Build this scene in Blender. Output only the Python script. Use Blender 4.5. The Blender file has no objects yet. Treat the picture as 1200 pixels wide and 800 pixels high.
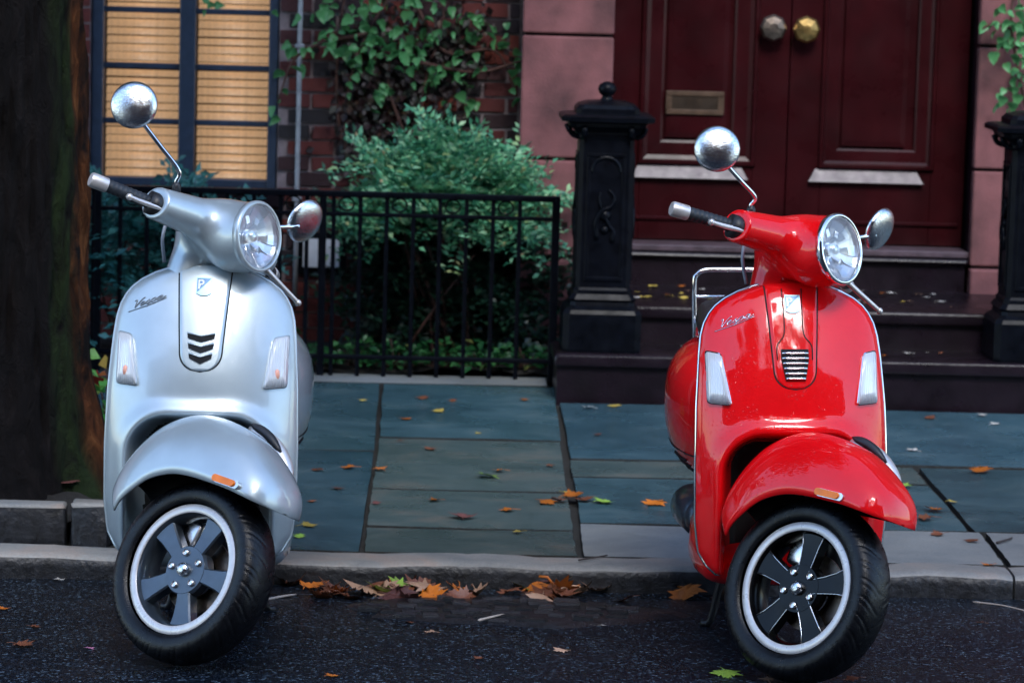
import bpy, bmesh, math, random
import numpy as np
from mathutils import Matrix, Vector
random.seed(7); rng = np.random.default_rng(7)
SC = bpy.context.scene
COL = SC.collection
rad = math.radians

# ------------------------------------------------------------------ camera
CAM_H, FPX = 1.85, 3800.0                      # eye height (m), focal length in photo pixels (1200 wide)
PITCH, YAW, ROLL = rad(7.13), rad(1.8), rad(1.6)
CR = Matrix.Rotation(-YAW, 3, 'Z') @ Matrix.Rotation(math.pi/2 - PITCH, 3, 'X') @ Matrix.Rotation(ROLL, 3, 'Z')
cd = bpy.data.cameras.new('camera'); camo = bpy.data.objects.new('camera', cd); COL.objects.link(camo)
camo.location = (0, 0, CAM_H); camo.rotation_euler = CR.to_euler()
cd.sensor_width = 36; cd.lens = FPX/1200*36; cd.clip_start = 0.1; cd.clip_end = 500
cd.dof.use_dof = True; cd.dof.focus_distance = 8.25; cd.dof.aperture_fstop = 6.3
SC.camera = camo

# ------------------------------------------------------------------ light
SUN_EL, SUN_AZ = rad(46), rad(174)             # azimuth clockwise from +Y (street normal); 180 = behind the camera
w = bpy.data.worlds.new('World'); SC.world = w; w.use_nodes = True
nt = w.node_tree; nt.nodes.clear()
sky = nt.nodes.new('ShaderNodeTexSky'); sky.sky_type = 'NISHITA'; sky.sun_disc = False
sky.sun_elevation = SUN_EL; sky.sun_rotation = SUN_AZ; sky.air_density = 1.0; sky.dust_density = .6; sky.ozone_density = 2.5
bgn = nt.nodes.new('ShaderNodeBackground'); bgn.inputs[1].default_value = 0.15
wo = nt.nodes.new('ShaderNodeOutputWorld')
nt.links.new(sky.outputs[0], bgn.inputs[0]); nt.links.new(bgn.outputs[0], wo.inputs[0])
sl = bpy.data.lights.new('sun', 'SUN'); sl.energy = 1.1; sl.angle = rad(22); sl.color = (1, .985, .97)
so = bpy.data.objects.new('sun', sl); COL.objects.link(so)
sd = Vector((math.sin(SUN_AZ)*math.cos(SUN_EL), math.cos(SUN_AZ)*math.cos(SUN_EL), math.sin(SUN_EL)))
so.rotation_euler = sd.to_track_quat('Z', 'Y').to_euler(); so.location = sd*30
SC.view_settings.view_transform = 'Standard'; SC.view_settings.look = 'None'
SC.view_settings.exposure = 1.8; SC.view_settings.gamma = 1.0; SC.view_settings.use_curve_mapping = False

# ------------------------------------------------------------------ pixel -> place helpers
CRN = np.array(CR)
def ray(x, y): return CRN @ np.array([(x-600)/FPX, (400-y)/FPX, -1.0])
def uy(x, y, Y):                                # pixel onto the vertical plane at distance Y
    d = ray(x, y); return np.array([0, 0, CAM_H]) + d*(Y/d[1])
def ug(x, y, zf):                               # pixel onto a ground profile z = zf(Y)
    d = ray(x, y); t = -CAM_H/d[2]
    for _ in range(12): t = (zf(t*d[1]) - CAM_H)/d[2]
    return np.array([0, 0, CAM_H]) + d*t
KERB_Y = 9.5
def road_z(Y): return 0.0 if Y < 7.9 else -0.085*(Y-7.9)/1.6
def pave_z(Y): return -0.008 + max(0, Y-9.65)*0.0303

# ------------------------------------------------------------------ node helpers
def nmat(name):
    m = bpy.data.materials.new(name); m.use_nodes = True
    return m, m.node_tree, m.node_tree.nodes['Principled BSDF']
def setp(b, **k):
    for n, v in k.items():
        n = n.replace('_', ' ')
        s = b.inputs[n]
        s.default_value = (*v, 1) if hasattr(v, '__len__') and len(v) == 3 and s.type == 'RGBA' else v
def node(t, typ, **k):
    n = t.nodes.new(typ)
    for a, v in k.items():
        if a in n.inputs.keys(): n.inputs[a].default_value = v
        else: setattr(n, a, v)
    return n
def coords(t, which='Object'):
    return t.nodes.new('ShaderNodeTexCoord').outputs[which]
def noise(t, vec, scale, detail=4, rough=.55, dist=0):
    n = node(t, 'ShaderNodeTexNoise'); n.inputs['Scale'].default_value = scale
    n.inputs['Detail'].default_value = detail; n.inputs['Roughness'].default_value = rough; n.inputs['Distortion'].default_value = dist
    if vec is not None: t.links.new(vec, n.inputs['Vector'])
    return n.outputs['Fac']
def ramp(t, fac, stops):
    r = t.nodes.new('ShaderNodeValToRGB'); e = r.color_ramp.elements
    while len(e) < len(stops): e.new(0.5)
    for i, (p, c) in enumerate(stops):
        e[i].position = p; e[i].color = (*c, 1) if hasattr(c, '__len__') else (c, c, c, 1)
    t.links.new(fac, r.inputs[0]); return r.outputs[0]
def mix(t, fac, a, b, mode='MIX'):
    m = t.nodes.new('ShaderNodeMix'); m.data_type = 'RGBA'; m.blend_type = mode
    for s, v in ((m.inputs[0], fac), (m.inputs[6], a), (m.inputs[7], b)):
        if isinstance(v, (int, float)): s.default_value = v
        elif isinstance(v, tuple): s.default_value = (*v, 1)
        else: t.links.new(v, s)
    return m.outputs[2]
def bump(t, b, h, strength=.3, dist=.01):
    n = node(t, 'ShaderNodeBump'); n.inputs['Strength'].default_value = strength; n.inputs['Distance'].default_value = dist
    t.links.new(h, n.inputs['Height']); t.links.new(n.outputs[0], b.inputs['Normal']); return n
def mapscale(t, vec, s):
    m = node(t, 'ShaderNodeMapping'); m.inputs['Scale'].default_value = s; t.links.new(vec, m.inputs[0]); return m.outputs[0]
MATS = {}
def simple(name, col, rough=.5, metal=0, var=.12, scale=30, bmp=0, bscale=80, **k):
    """plain material with mottled colour, roughness and fine relief"""
    m, t, b = nmat(name); setp(b, Roughness=rough, Metallic=metal, **k)
    c = coords(t); n = noise(t, c, scale)
    lo = tuple(max(0, v*(1-var)) for v in col); hi = tuple(min(1, v*(1+var)) for v in col)
    t.links.new(ramp(t, n, [(.3, lo), (.7, hi)]), b.inputs['Base Color'])
    rr = noise(t, c, scale*.7+3)
    t.links.new(ramp(t, rr, [(.3, max(0, rough-.06)), (.7, min(1, rough+.08))]), b.inputs['Roughness'])
    if bmp: bump(t, b, noise(t, c, bscale), bmp, .004)
    MATS[name] = m; return m
def paint(name, col, metal, rough, coat_r=.04, flake=0):
    """car paint with clear coat and sparse rain droplets"""
    m, t, b = nmat(name); setp(b, Metallic=metal, Roughness=rough, Coat_Weight=1.0, Coat_Roughness=coat_r, Coat_IOR=1.5, Specular_IOR_Level=.5 if metal else .05)
    c = coords(t)
    n = noise(t, c, 9, 3)
    t.links.new(ramp(t, n, [(.3, tuple(v*.93 for v in col)), (.7, tuple(min(1, v*1.05) for v in col))]), b.inputs['Base Color'])
    v = node(t, 'ShaderNodeTexVoronoi'); v.inputs['Scale'].default_value = 120; t.links.new(c, v.inputs['Vector'])
    msk = ramp(t, noise(t, c, 14, 2), [(.42, 0.0), (.6, 1.0)])
    drop = ramp(t, v.outputs['Distance'], [(0.0, 1.0), (.22, 0.0)])
    h = mix(t, 1.0, drop, msk, 'MULTIPLY')
    bn = node(t, 'ShaderNodeBump'); bn.inputs['Strength'].default_value = .6; bn.inputs['Distance'].default_value = .0015
    t.links.new(h, bn.inputs['Height']); t.links.new(bn.outputs[0], b.inputs['Coat Normal'])
    # faint streaks of dried water dull the coat
    st = noise(t, mapscale(t, c, (40, 40, 3)), 1.0, 4)
    t.links.new(ramp(t, st, [(.4, coat_r*.5), (.75, coat_r+.06)]), b.inputs['Coat Roughness'])
    MATS[name] = m; return m

# ------------------------------------------------------------------ mesh helpers
def obj(name, VF, mat=None, parent=None, smooth=True, idx=None, auto=None, bevel=0):
    V, Fs = VF
    me = bpy.data.meshes.new(name); me.from_pydata([tuple(map(float, v)) for v in V], [], [tuple(map(int, f)) for f in Fs])
    for m in (mat if isinstance(mat, (list, tuple)) else [mat]):
        if m: me.materials.append(m)
    if smooth: me.polygons.foreach_set('use_smooth', [True]*len(me.polygons))
    if idx is not None: me.polygons.foreach_set('material_index', list(map(int, idx)))
    if auto:
        me.polygons.foreach_set('use_smooth', [True]*len(me.polygons))
        me.set_sharp_from_angle(angle=rad(auto))
    me.update()
    o = bpy.data.objects.new(name, me); COL.objects.link(o)
    if parent: o.parent = parent
    return o
def inst(name, me, loc, rot=(0, 0, 0), scale=(1, 1, 1), parent=None):
    o = bpy.data.objects.new(name, me); COL.objects.link(o); o.location = loc; o.rotation_euler = rot; o.scale = scale
    if parent: o.parent = parent
    return o
def tag(o, label, cat, group=None):
    o['label'] = label; o['category'] = cat
    if group: o['group'] = group
    return o
def struct(o, kind='structure'): o['kind'] = kind; return o
def empty(name, loc=(0, 0, 0), rot=(0, 0, 0)):
    o = bpy.data.objects.new(name, None); COL.objects.link(o); o.location = loc; o.rotation_euler = rot; o.empty_display_size = .1; return o
def gridf(nu, nv, closeu=False):
    Fs = []
    for i in range(nu if closeu else nu-1):
        for j in range(nv-1):
            a = i*nv+j; b = ((i+1) % nu)*nv+j; Fs.append((a, b, b+1, a+1))
    return Fs
def join(*parts):
    V = []; Fs = []
    for v, f in parts:
        o = len(V); V += [tuple(p) for p in v]; Fs += [tuple(i+o for i in q) for q in f]
    return V, Fs
def box(x0, x1, y0, y1, z0, z1, bev=0.0, seg=2):
    bm = bmesh.new(); bmesh.ops.create_cube(bm, size=1)
    for v in bm.verts: v.co = Vector(((x0+x1)/2+v.co.x*(x1-x0), (y0+y1)/2+v.co.y*(y1-y0), (z0+z1)/2+v.co.z*(z1-z0)))
    if bev: bmesh.ops.bevel(bm, geom=bm.edges[:], offset=bev, segments=seg, affect='EDGES', profile=.5)
    V = [tuple(v.co) for v in bm.verts]; bm.verts.index_update(); Fs = [tuple(v.index for v in f.verts) for f in bm.faces]
    bm.free(); return V, Fs
def frame_of(d):
    d = Vector(d).normalized(); a = Vector((0, 0, 1)) if abs(d.z) < .9 else Vector((1, 0, 0))
    u = d.cross(a).normalized(); return u, d.cross(u).normalized(), d
def tube(pts, r, seg=10, caps=True):
    pts = [Vector(p) for p in pts]; n = len(pts)
    rs = [r]*n if not hasattr(r, '__len__') else list(r)
    V = []; u = None
    for i, p in enumerate(pts):
        d = (pts[min(i+1, n-1)]-pts[max(i-1, 0)]).normalized()
        if u is None: u, v, _ = frame_of(d)
        else:
            u = (u-d*u.dot(d)).normalized(); v = d.cross(u)
        for k in range(seg):
            a = 2*math.pi*k/seg; V.append(p+(u*math.cos(a)+v*math.sin(a))*rs[i])
    Fs = []
    for i in range(n-1):
        for k in range(seg):
            a = i*seg+k; b = i*seg+(k+1) % seg; Fs.append((a, b, b+seg, a+seg))
    if caps:
        Fs.append(tuple(range(seg))[::-1]); Fs.append(tuple((n-1)*seg+k for k in range(seg)))
    return V, Fs
def lathe(prof, c, axis, seg=32, caps=True):
    """prof: (radius, height along axis)"""
    u, v, d = frame_of(axis); c = Vector(c); V = []; n = len(prof)
    for k in range(seg):
        a = 2*math.pi*k/seg; e = u*math.cos(a)+v*math.sin(a)
        for r, h in prof: V.append(c+e*r+d*h)
    Fs = gridf(seg, n, True)
    if caps:
        if prof[0][0] > 1e-5: Fs.append(tuple(k*n for k in range(seg))[::-1])
        if prof[-1][0] > 1e-5: Fs.append(tuple(k*n+n-1 for k in range(seg)))
    return V, Fs
def spline(pts, n):
    """Catmull-Rom resample of a list of n-dim points"""
    P = np.array(pts, float); P = np.vstack([2*P[0]-P[1], P, 2*P[-1]-P[-2]]); out = []
    m = len(P)-3
    for s in np.linspace(0, m-1e-9, n):
        i = int(s); t = s-i; a, b, c, d = P[i:i+4]
        out.append(.5*((2*b)+(c-a)*t+(2*a-5*b+4*c-d)*t*t+(3*b-a-3*c+d)*t**3))
    return np.array(out)
def poly_extrude(pts, y0, y1):
    """closed outline in (x,z) given a thickness along y"""
    n = len(pts); V = [(x, y0, z) for x, z in pts]+[(x, y1, z) for x, z in pts]
    Fs = [tuple(range(n)), tuple(range(2*n-1, n-1, -1))]+[(i, i+n, (i+1) % n+n, (i+1) % n) for i in range(n)]
    return V, Fs
def xform(VF, M):
    return [tuple(M @ Vector(v)) for v in VF[0]], VF[1]
def smin(a, b, k):
    h = np.maximum(k-np.abs(a-b), 0)/k; return np.minimum(a, b)-h*h*k/4
def sdcap(P, a, b, ra, rb, sq=None):
    a = np.array(a, float); b = np.array(b, float); d = b-a; q = P-a
    t = np.clip((q@d)/(d@d), 0, 1); e = q-t[..., None]*d
    if sq is not None: e = e*np.array(sq)
    return np.linalg.norm(e, axis=-1)-(ra+(rb-ra)*t)
def surfnet(f, lo, hi, h):
    """naive surface nets of a signed distance function"""
    ax = [np.arange(lo[i], hi[i]+h, h) for i in range(3)]
    G = np.stack(np.meshgrid(*ax, indexing='ij'), -1); S = f(G); ins = S < 0
    n = np.array(S.shape)-1
    acc = np.zeros((*n, 3)); cnt = np.zeros(n)
    cor = [(i, j, k) for i in (0, 1) for j in (0, 1) for k in (0, 1)]
    sub = lambda A, c: A[c[0]:c[0]+n[0], c[1]:c[1]+n[1], c[2]:c[2]+n[2]]
    for a in cor:
        for d in range(3):
            if a[d]: continue
            b = list(a); b[d] = 1
            sa, sb = sub(S, a), sub(S, b); x = (sa < 0) != (sb < 0)
            t = np.where(x, sa/np.where(x, sa-sb, 1), 0)[..., None]
            p = sub(G, a)*(1-t)+sub(G, b)*t
            acc += np.where(x[..., None], p, 0); cnt += x
    act = cnt > 0; ids = -np.ones(n, int); ids[act] = np.arange(act.sum())
    V = acc[act]/cnt[act][:, None]; Fs = []
    for d in range(3):
        s0 = [slice(1, n[i]) if i != d else slice(0, n[i]) for i in range(3)]
        s1 = list(s0); s1[d] = slice(1, n[d]+1)
        A = ins[tuple(s0)]; B = ins[tuple(s1)]; e1, e2 = (d+1) % 3, (d+2) % 3
        w_ = np.argwhere(A != B)
        for q in w_:
            base = [q[i]+1 if i != d else q[i] for i in range(3)]
            c = []
            for o1, o2 in ((1, 1), (0, 1), (0, 0), (1, 0)):
                k = list(base); k[e1] -= o1; k[e2] -= o2; c.append(ids[tuple(k)])
            if min(c) < 0: continue
            Fs.append(tuple(c) if A[tuple(q)] else tuple(c[::-1]))
    return [tuple(v) for v in V], Fs

# ------------------------------------------------------------------ materials
def asphalt():
    m, t, b = nmat('wet_asphalt'); c = coords(t)
    big = noise(t, c, 1.3, 4); agg = noise(t, c, 70, 3, .7); mid = noise(t, c, 9, 5)
    vo = node(t, 'ShaderNodeTexVoronoi'); vo.inputs['Scale'].default_value = 150; t.links.new(c, vo.inputs['Vector'])
    sp = t.nodes.new('ShaderNodeSeparateColor'); t.links.new(vo.outputs['Color'], sp.inputs[0])
    base = ramp(t, sp.outputs[0], [(0, (.001, .002, .004)), (.5, (.0025, .005, .0095)), (.8, (.008, .013, .022)), (.94, (.035, .052, .075)), (1, (.14, .2, .25))])
    base = mix(t, ramp(t, mid, [(.45, 0.0), (.7, .8)]), base, mix(t, .4, base, (.006, .002, .002)))
    t.links.new(base, b.inputs['Base Color'])
    wet = ramp(t, big, [(.38, .2), (.6, .42)])
    t.links.new(wet, b.inputs['Roughness'])
    h = mix(t, .5, agg, ramp(t, vo.outputs['Distance'], [(0, 1.0), (.5, 0.0)])); bump(t, b, h, .8, .012)
    setp(b, Specular_IOR_Level=.16); return m
def flag(name, cols, rlo=.16, rhi=.42):
    m, t, b = nmat(name); c = coords(t); oi = t.nodes.new('ShaderNodeObjectInfo')
    n1 = noise(t, mapscale(t, c, (1.3, 2.0, 1)), 2.6, 8, .68, .4); n2 = noise(t, c, 140, 4, .7)
    base = ramp(t, n1, [(.3, cols[0]), (.52, cols[1]), (.75, cols[2])])
    base = mix(t, .35, base, ramp(t, n2, [(.3, tuple(v*.55 for v in cols[1])), (.7, tuple(v*1.4 for v in cols[1]))]))
    hv = node(t, 'ShaderNodeHueSaturation'); t.links.new(base, hv.inputs['Color'])
    t.links.new(ramp(t, oi.outputs['Random'], [(0, .8), (1, 1.2)]), hv.inputs['Value'])
    t.links.new(hv.outputs[0], b.inputs['Base Color'])
    t.links.new(ramp(t, noise(t, c, 2.1, 4), [(.35, rlo), (.65, rhi)]), b.inputs['Roughness'])
    bump(t, b, mix(t, .5, n2, noise(t, c, 9, 5)), .35, .008); return m
def brickmat(name, cols, rough=.75):
    m, t, b = nmat(name); c = coords(t); oi = t.nodes.new('ShaderNodeObjectInfo')
    base = ramp(t, oi.outputs['Random'], cols)
    n = noise(t, c, 35, 5, .65)
    base = mix(t, .55, base, mix(t, 1.0, base, ramp(t, n, [(.3, .35), (.7, 1.35)]), 'MULTIPLY'))
    t.links.new(base, b.inputs['Base Color']); setp(b, Roughness=rough); bump(t, b, n, .6, .006); return m
def leafmat(name, stops, rough=.38, trans=.35):
    m, t, b = nmat(name); oi = t.nodes.new('ShaderNodeNewGeometry'); c = coords(t)
    base = ramp(t, oi.outputs['Random Per Island'], stops)
    n = noise(t, c, 60, 2); base = mix(t, .4, base, mix(t, 1.0, base, ramp(t, n, [(.3, .6), (.7, 1.3)]), 'MULTIPLY'))
    t.links.new(base, b.inputs['Base Color']); setp(b, Roughness=rough, Specular_IOR_Level=.45)
    tr = t.nodes.new('ShaderNodeBsdfTranslucent'); t.links.new(base, tr.inputs[0])
    ms = t.nodes.new('ShaderNodeMixShader'); ms.inputs[0].default_value = trans
    out = t.nodes['Material Output']; t.links.new(b.outputs[0], ms.inputs[1]); t.links.new(tr.outputs[0], ms.inputs[2]); t.links.new(ms.outputs[0], out.inputs[0])
    return m
def fallenmat(name, a, bcol):
    m, t, b = nmat(name); c = coords(t); n = noise(t, c, 45, 4)
    oi = t.nodes.new('ShaderNodeObjectInfo')
    base = ramp(t, n, [(.3, a), (.7, bcol)])
    hv = node(t, 'ShaderNodeHueSaturation'); t.links.new(base, hv.inputs['Color']); t.links.new(ramp(t, oi.outputs['Random'], [(0, .6), (1, 1.3)]), hv.inputs['Value'])
    t.links.new(hv.outputs[0], b.inputs['Base Color']); setp(b, Roughness=.38); bump(t, b, n, .3, .003); return m

M_ASPH = asphalt()
M_FLAG = flag('wet_bluestone', [(.012, .036, .045), (.042, .09, .104), (.12, .165, .165)], .14, .45)
M_CONC = flag('wet_concrete', [(.12, .14, .15), (.2, .21, .205), (.26, .26, .24)], .3, .6)
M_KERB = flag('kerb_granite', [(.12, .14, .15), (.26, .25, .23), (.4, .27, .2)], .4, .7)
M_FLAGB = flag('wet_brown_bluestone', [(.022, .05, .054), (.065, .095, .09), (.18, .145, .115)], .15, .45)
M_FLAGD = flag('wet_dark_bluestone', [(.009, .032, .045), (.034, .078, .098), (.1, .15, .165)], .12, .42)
M_DARKFACE = simple('dark_face_granite', (.012, .013, .016), .45, var=.7, scale=30, bmp=1, bscale=50)  # near-black stone for kerb fronts and edging sides
M_JOINT = simple('joint_dirt', (.018, .018, .016), .8, var=.4, bmp=.6)
M_SOIL = simple('soil', (.012, .01, .008), .75, var=.5, scale=60, bmp=1, bscale=90)
M_BRICK = brickmat('old_brick', [(0, (.03, .005, .008)), (.28, (.008, .006, .009)), (.45, (.07, .008, .008)), (.8, (.12, .016, .011)), (1, (.2, .035, .02))])
M_MORTAR = simple('mortar', (.2, .16, .17), .9, var=.3, scale=25, bmp=.6)
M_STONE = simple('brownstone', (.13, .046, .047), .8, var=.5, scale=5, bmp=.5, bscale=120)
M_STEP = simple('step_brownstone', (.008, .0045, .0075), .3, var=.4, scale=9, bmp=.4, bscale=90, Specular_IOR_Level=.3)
M_DOOR = simple('oxblood_door_paint', (.021, .0025, .0035), .3, var=.3, scale=5, bmp=.06, bscale=60, Specular_IOR_Level=.16)
M_LEDGE = simple('highlight_door_ledge', (.06, .04, .05), .45, var=.35, scale=20)  # paler than the door paint: ledge highlight put into the colour
M_BRASS = simple('aged_brass', (.5, .33, .12), .32, 1, var=.35, scale=50)
M_BRONZE = simple('tarnished_bronze', (.2, .16, .13), .38, 1, var=.35, scale=50)
M_MAIL = simple('brown_mail_plate', (.1, .062, .04), .4, .5, var=.25)
M_MAILD = simple('dark_mail_flap', (.03, .018, .01), .45, .4, var=.3)
M_IRON = simple('black_iron', (.0025, .0032, .0055), .33, var=.4, scale=25, bmp=.12, bscale=150, Specular_IOR_Level=.1)
M_WFRAME = simple('slate_window_paint', (.028, .042, .07), .4, var=.2)
M_SLAT = simple('glowing_wood_blind', (.82, .62, .42), .5, var=.25, scale=12, Emission_Color=(1, .6, .32), Emission_Strength=.12)  # slats glow slightly, standing in for lamp light in the room
M_DARK = simple('dark_interior', (.01, .008, .007), .9)
M_PIPE = simple('grey_pipe', (.28, .3, .33), .45, var=.2)
M_WHITE = simple('white_for_lit_pane', (.62, .66, .72), .6, var=.08)  # plain white stands in for light in the basement panes
M_BLACKP = simple('black_plastic', (.012, .012, .014), .45, var=.3)
M_LINER = simple('arch_liner', (.002, .002, .0025), .8, var=.3)
M_SEAM = simple('panel_gap', (.004, .004, .005), .8)
M_RUB = simple('tyre_rubber', (.004, .0045, .006), .3, var=.35, scale=60, bmp=.25, bscale=300, Specular_IOR_Level=.28)
M_CHROME = simple('chrome', (.78, .8, .83), .09, 1, var=.05, scale=20)
M_CHROMEW = simple('wet_speckled_chrome', (.75, .77, .8), .14, 1, var=.3, scale=220, bmp=.3, bscale=260)
M_ALU = simple('machined_alloy', (.72, .7, .69), .28, 1, var=.08, scale=40)
M_RING = simple('pale_rim_paint', (.62, .6, .59), .3, .25, var=.08, scale=40, Coat_Weight=.5)
M_GREY = simple('graphite_wheel_paint', (.06, .078, .1), .38, .6, var=.12, Coat_Weight=.6)
M_GLOSSB = simple('gloss_black', (.0025, .0025, .003), .2, var=.1, Specular_IOR_Level=.2)
M_GRIP = simple('grip_rubber', (.02, .024, .03), .5, var=.3)
M_GEND = simple('grip_end_alloy', (.7, .66, .63), .35, .6, var=.15)
M_AMBER = simple('amber_reflector', (.9, .2, .006), .35, var=.12)
M_BULB = simple('amber_bulb', (.9, .42, .3), .3, var=.1)
M_TAIL = simple('tail_red', (.4, .01, .01), .2)
M_SEAT = simple('seat_vinyl', (.015, .013, .013), .45)
M_BADGE = simple('badge_blue', (.06, .16, .32), .3, .2, var=.1)
M_BADGEL = simple('badge_pale', (.36, .62, .75), .3, .2, var=.1)
M_LETTERW = simple('badge_white', (.85, .88, .9), .35)
M_RED = paint('red_paint', (.85, .003, .006), 0, .5)
M_SILV = paint('silver_paint', (.45, .52, .55), .5, .38)
def glassm(name, rough=.02, col=(.96, .98, 1)):
    m, t, b = nmat(name); setp(b, Transmission_Weight=1.0, Roughness=rough, IOR=1.45, Base_Color=col)
    c = coords(t); bump(t, b, noise(t, c, 6, 2), .02, .01); return m
M_GLASS = glassm('window_glass'); M_LENS = glassm('headlight_lens', .05); M_LENS.node_tree.nodes['Principled BSDF'].inputs['Transmission Weight'].default_value = .93; M_LENS.node_tree.nodes['Principled BSDF'].inputs['Base Color'].default_value = (.93, .95, .97, 1)
def siglens():
    m, t, b = nmat('signal_lens'); c = coords(t)
    wv = node(t, 'ShaderNodeTexWave'); wv.bands_direction = 'X'; wv.inputs['Scale'].default_value = 55; wv.inputs['Distortion'].default_value = .4
    t.links.new(c, wv.inputs[0]); bump(t, b, wv.outputs['Fac'], .3, .003)
    setp(b, Base_Color=(.9, .92, .95), Roughness=.22, Transmission_Weight=.4, IOR=1.3, Coat_Weight=.6); return m
M_SIG = siglens()
def reflm():
    m, t, b = nmat('headlight_reflector'); c = coords(t)
    v = node(t, 'ShaderNodeTexVoronoi'); v.inputs['Scale'].default_value = 75; t.links.new(c, v.inputs['Vector'])
    t.links.new(ramp(t, v.outputs['Color'], [(0, (.86, .88, .9)), (1, (.96, .97, 1))]), b.inputs['Base Color'])
    setp(b, Metallic=1.0, Roughness=.3); return m
M_REFL = reflm()
def barkm():
    m, t, b = nmat('mossy_bark'); c = coords(t)
    n1 = noise(t, mapscale(t, c, (17, 17, 6)), 1.0, 8, .68, .6); n2 = noise(t, mapscale(t, c, (3, 3, 1.2)), 1.0, 5)
    bark = ramp(t, n1, [(.3, (.002, .0015, .0015)), (.6, (.008, .006, .006)), (.8, (.02, .016, .015))])
    sep = t.nodes.new('ShaderNodeSeparateXYZ'); t.links.new(c, sep.inputs[0])
    def band(lo, hi, lo2, hi2):      # vertical bands: moss, and flaky orange bark painting the trunk's lit edge
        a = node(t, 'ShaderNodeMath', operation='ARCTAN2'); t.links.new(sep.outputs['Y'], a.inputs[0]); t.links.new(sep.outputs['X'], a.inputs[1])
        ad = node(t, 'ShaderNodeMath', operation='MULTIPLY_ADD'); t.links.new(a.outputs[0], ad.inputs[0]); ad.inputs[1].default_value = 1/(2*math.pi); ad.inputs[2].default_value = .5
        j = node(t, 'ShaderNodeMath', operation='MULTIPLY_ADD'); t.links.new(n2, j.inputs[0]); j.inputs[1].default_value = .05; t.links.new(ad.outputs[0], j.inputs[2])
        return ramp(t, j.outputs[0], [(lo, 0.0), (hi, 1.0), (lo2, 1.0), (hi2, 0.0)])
    moss = mix(t, 1.0, band(.40, .43, .455, .475), ramp(t, n1, [(.35, 0.0), (.55, 1.0)]), 'MULTIPLY')
    base = mix(t, moss, bark, (.014, .024, .008))
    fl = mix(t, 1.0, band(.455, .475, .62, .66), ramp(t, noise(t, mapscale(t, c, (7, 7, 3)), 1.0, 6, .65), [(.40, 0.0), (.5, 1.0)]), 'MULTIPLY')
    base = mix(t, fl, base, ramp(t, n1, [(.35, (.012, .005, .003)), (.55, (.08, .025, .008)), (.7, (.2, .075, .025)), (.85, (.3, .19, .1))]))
    t.links.new(base, b.inputs['Base Color']); setp(b, Roughness=.8, Specular_IOR_Level=.12); bump(t, b, n1, 1.0, .05); return m
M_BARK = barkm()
M_STEMW = simple('vine_wood', (.05, .018, .012), .8, var=.4, bmp=.5)
M_IVY = leafmat('vine_leaf', [(0, (.03, .15, .06)), (.4, (.07, .26, .1)), (.75, (.13, .37, .13)), (.93, (.3, .42, .11)), (1, (.5, .4, .1))])
M_SHRUB = leafmat('shrub_leaf', [(0, (.02, .12, .07)), (.35, (.07, .3, .16)), (.7, (.18, .5, .25)), (.9, (.38, .64, .4)), (.98, (.36, .52, .2)), (1, (.6, .4, .25))], .35)
M_WITHER = leafmat('withered_leaf', [(0, (.008, .002, .003)), (.5, (.02, .006, .006)), (.8, (.012, .02, .01)), (1, (.06, .025, .012))], .5, .15)
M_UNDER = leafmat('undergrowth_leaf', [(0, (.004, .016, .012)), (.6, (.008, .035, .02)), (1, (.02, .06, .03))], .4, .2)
M_TEAL = leafmat('teal_leaf', [(0, (.02, .1, .1)), (.6, (.06, .24, .22)), (1, (.12, .34, .29))], .3)
M_GRND = leafmat('ground_leaf', [(0, (.012, .07, .02)), (.6, (.025, .13, .04)), (.95, (.06, .2, .06)), (1, (.35, .12, .03))])
M_COLEUS = leafmat('coleus_leaf', [(0, (.05, .3, .06)), (.5, (.16, .42, .1)), (.7, (.45, .4, .06)), (.85, (.35, .03, .02)), (1, (.2, .01, .02))])
M_CROWN = leafmat('crown_leaf', [(0, (.02, .06, .02)), (.7, (.05, .1, .03)), (1, (.2, .14, .03))])
FALL = dict(orange=fallenmat('leaf_orange', (.36, .075, .008), (.6, .19, .02)), brown=fallenmat('leaf_brown', (.1, .03, .015), (.24, .085, .04)),
            yellow=fallenmat('leaf_yellow', (.42, .3, .05), (.6, .45, .1)), green=fallenmat('leaf_green', (.1, .24, .03), (.3, .42, .07)),
            tan=fallenmat('leaf_tan', (.42, .22, .13), (.62, .4, .27)), pale=fallenmat('leaf_pale', (.5, .47, .42), (.65, .62, .58)),
            pink=fallenmat('petal_pink', (.7, .2, .4), (.8, .35, .55)), maroon=fallenmat('leaf_maroon', (.09, .03, .03), (.17, .07, .06)))

# ================================================================== SETTING
def wobj(name, VF, mat, parent, **k):
    """child whose mesh is in world coordinates"""
    o = obj(name, VF, mat, parent, **k)
    if parent: o.matrix_parent_inverse = TINV(parent)
    return o
def TINV(p):
    loc = Vector((0, 0, 0)); q = p
    while q is not None:
        if q.type == 'EMPTY': loc += q.location
        q = q.parent
    return Matrix.Translation(-loc) if p.type == 'EMPTY' else Matrix.Identity(4)

# road sheet with gutter fall
ys = sorted(set(list(np.linspace(-30, 6, 7)) + list(np.linspace(6.2, 9.62, 40)))); xs = np.linspace(-40, 40, 161)
V = [(x, y, road_z(min(y, 9.5)) + .004*math.sin(x*2.3+y)*math.exp(-((y-8.8)/1.2)**2)) for x in xs for y in ys]
road = struct(obj('road', (V, gridf(len(xs), len(ys))), M_ASPH))
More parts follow.
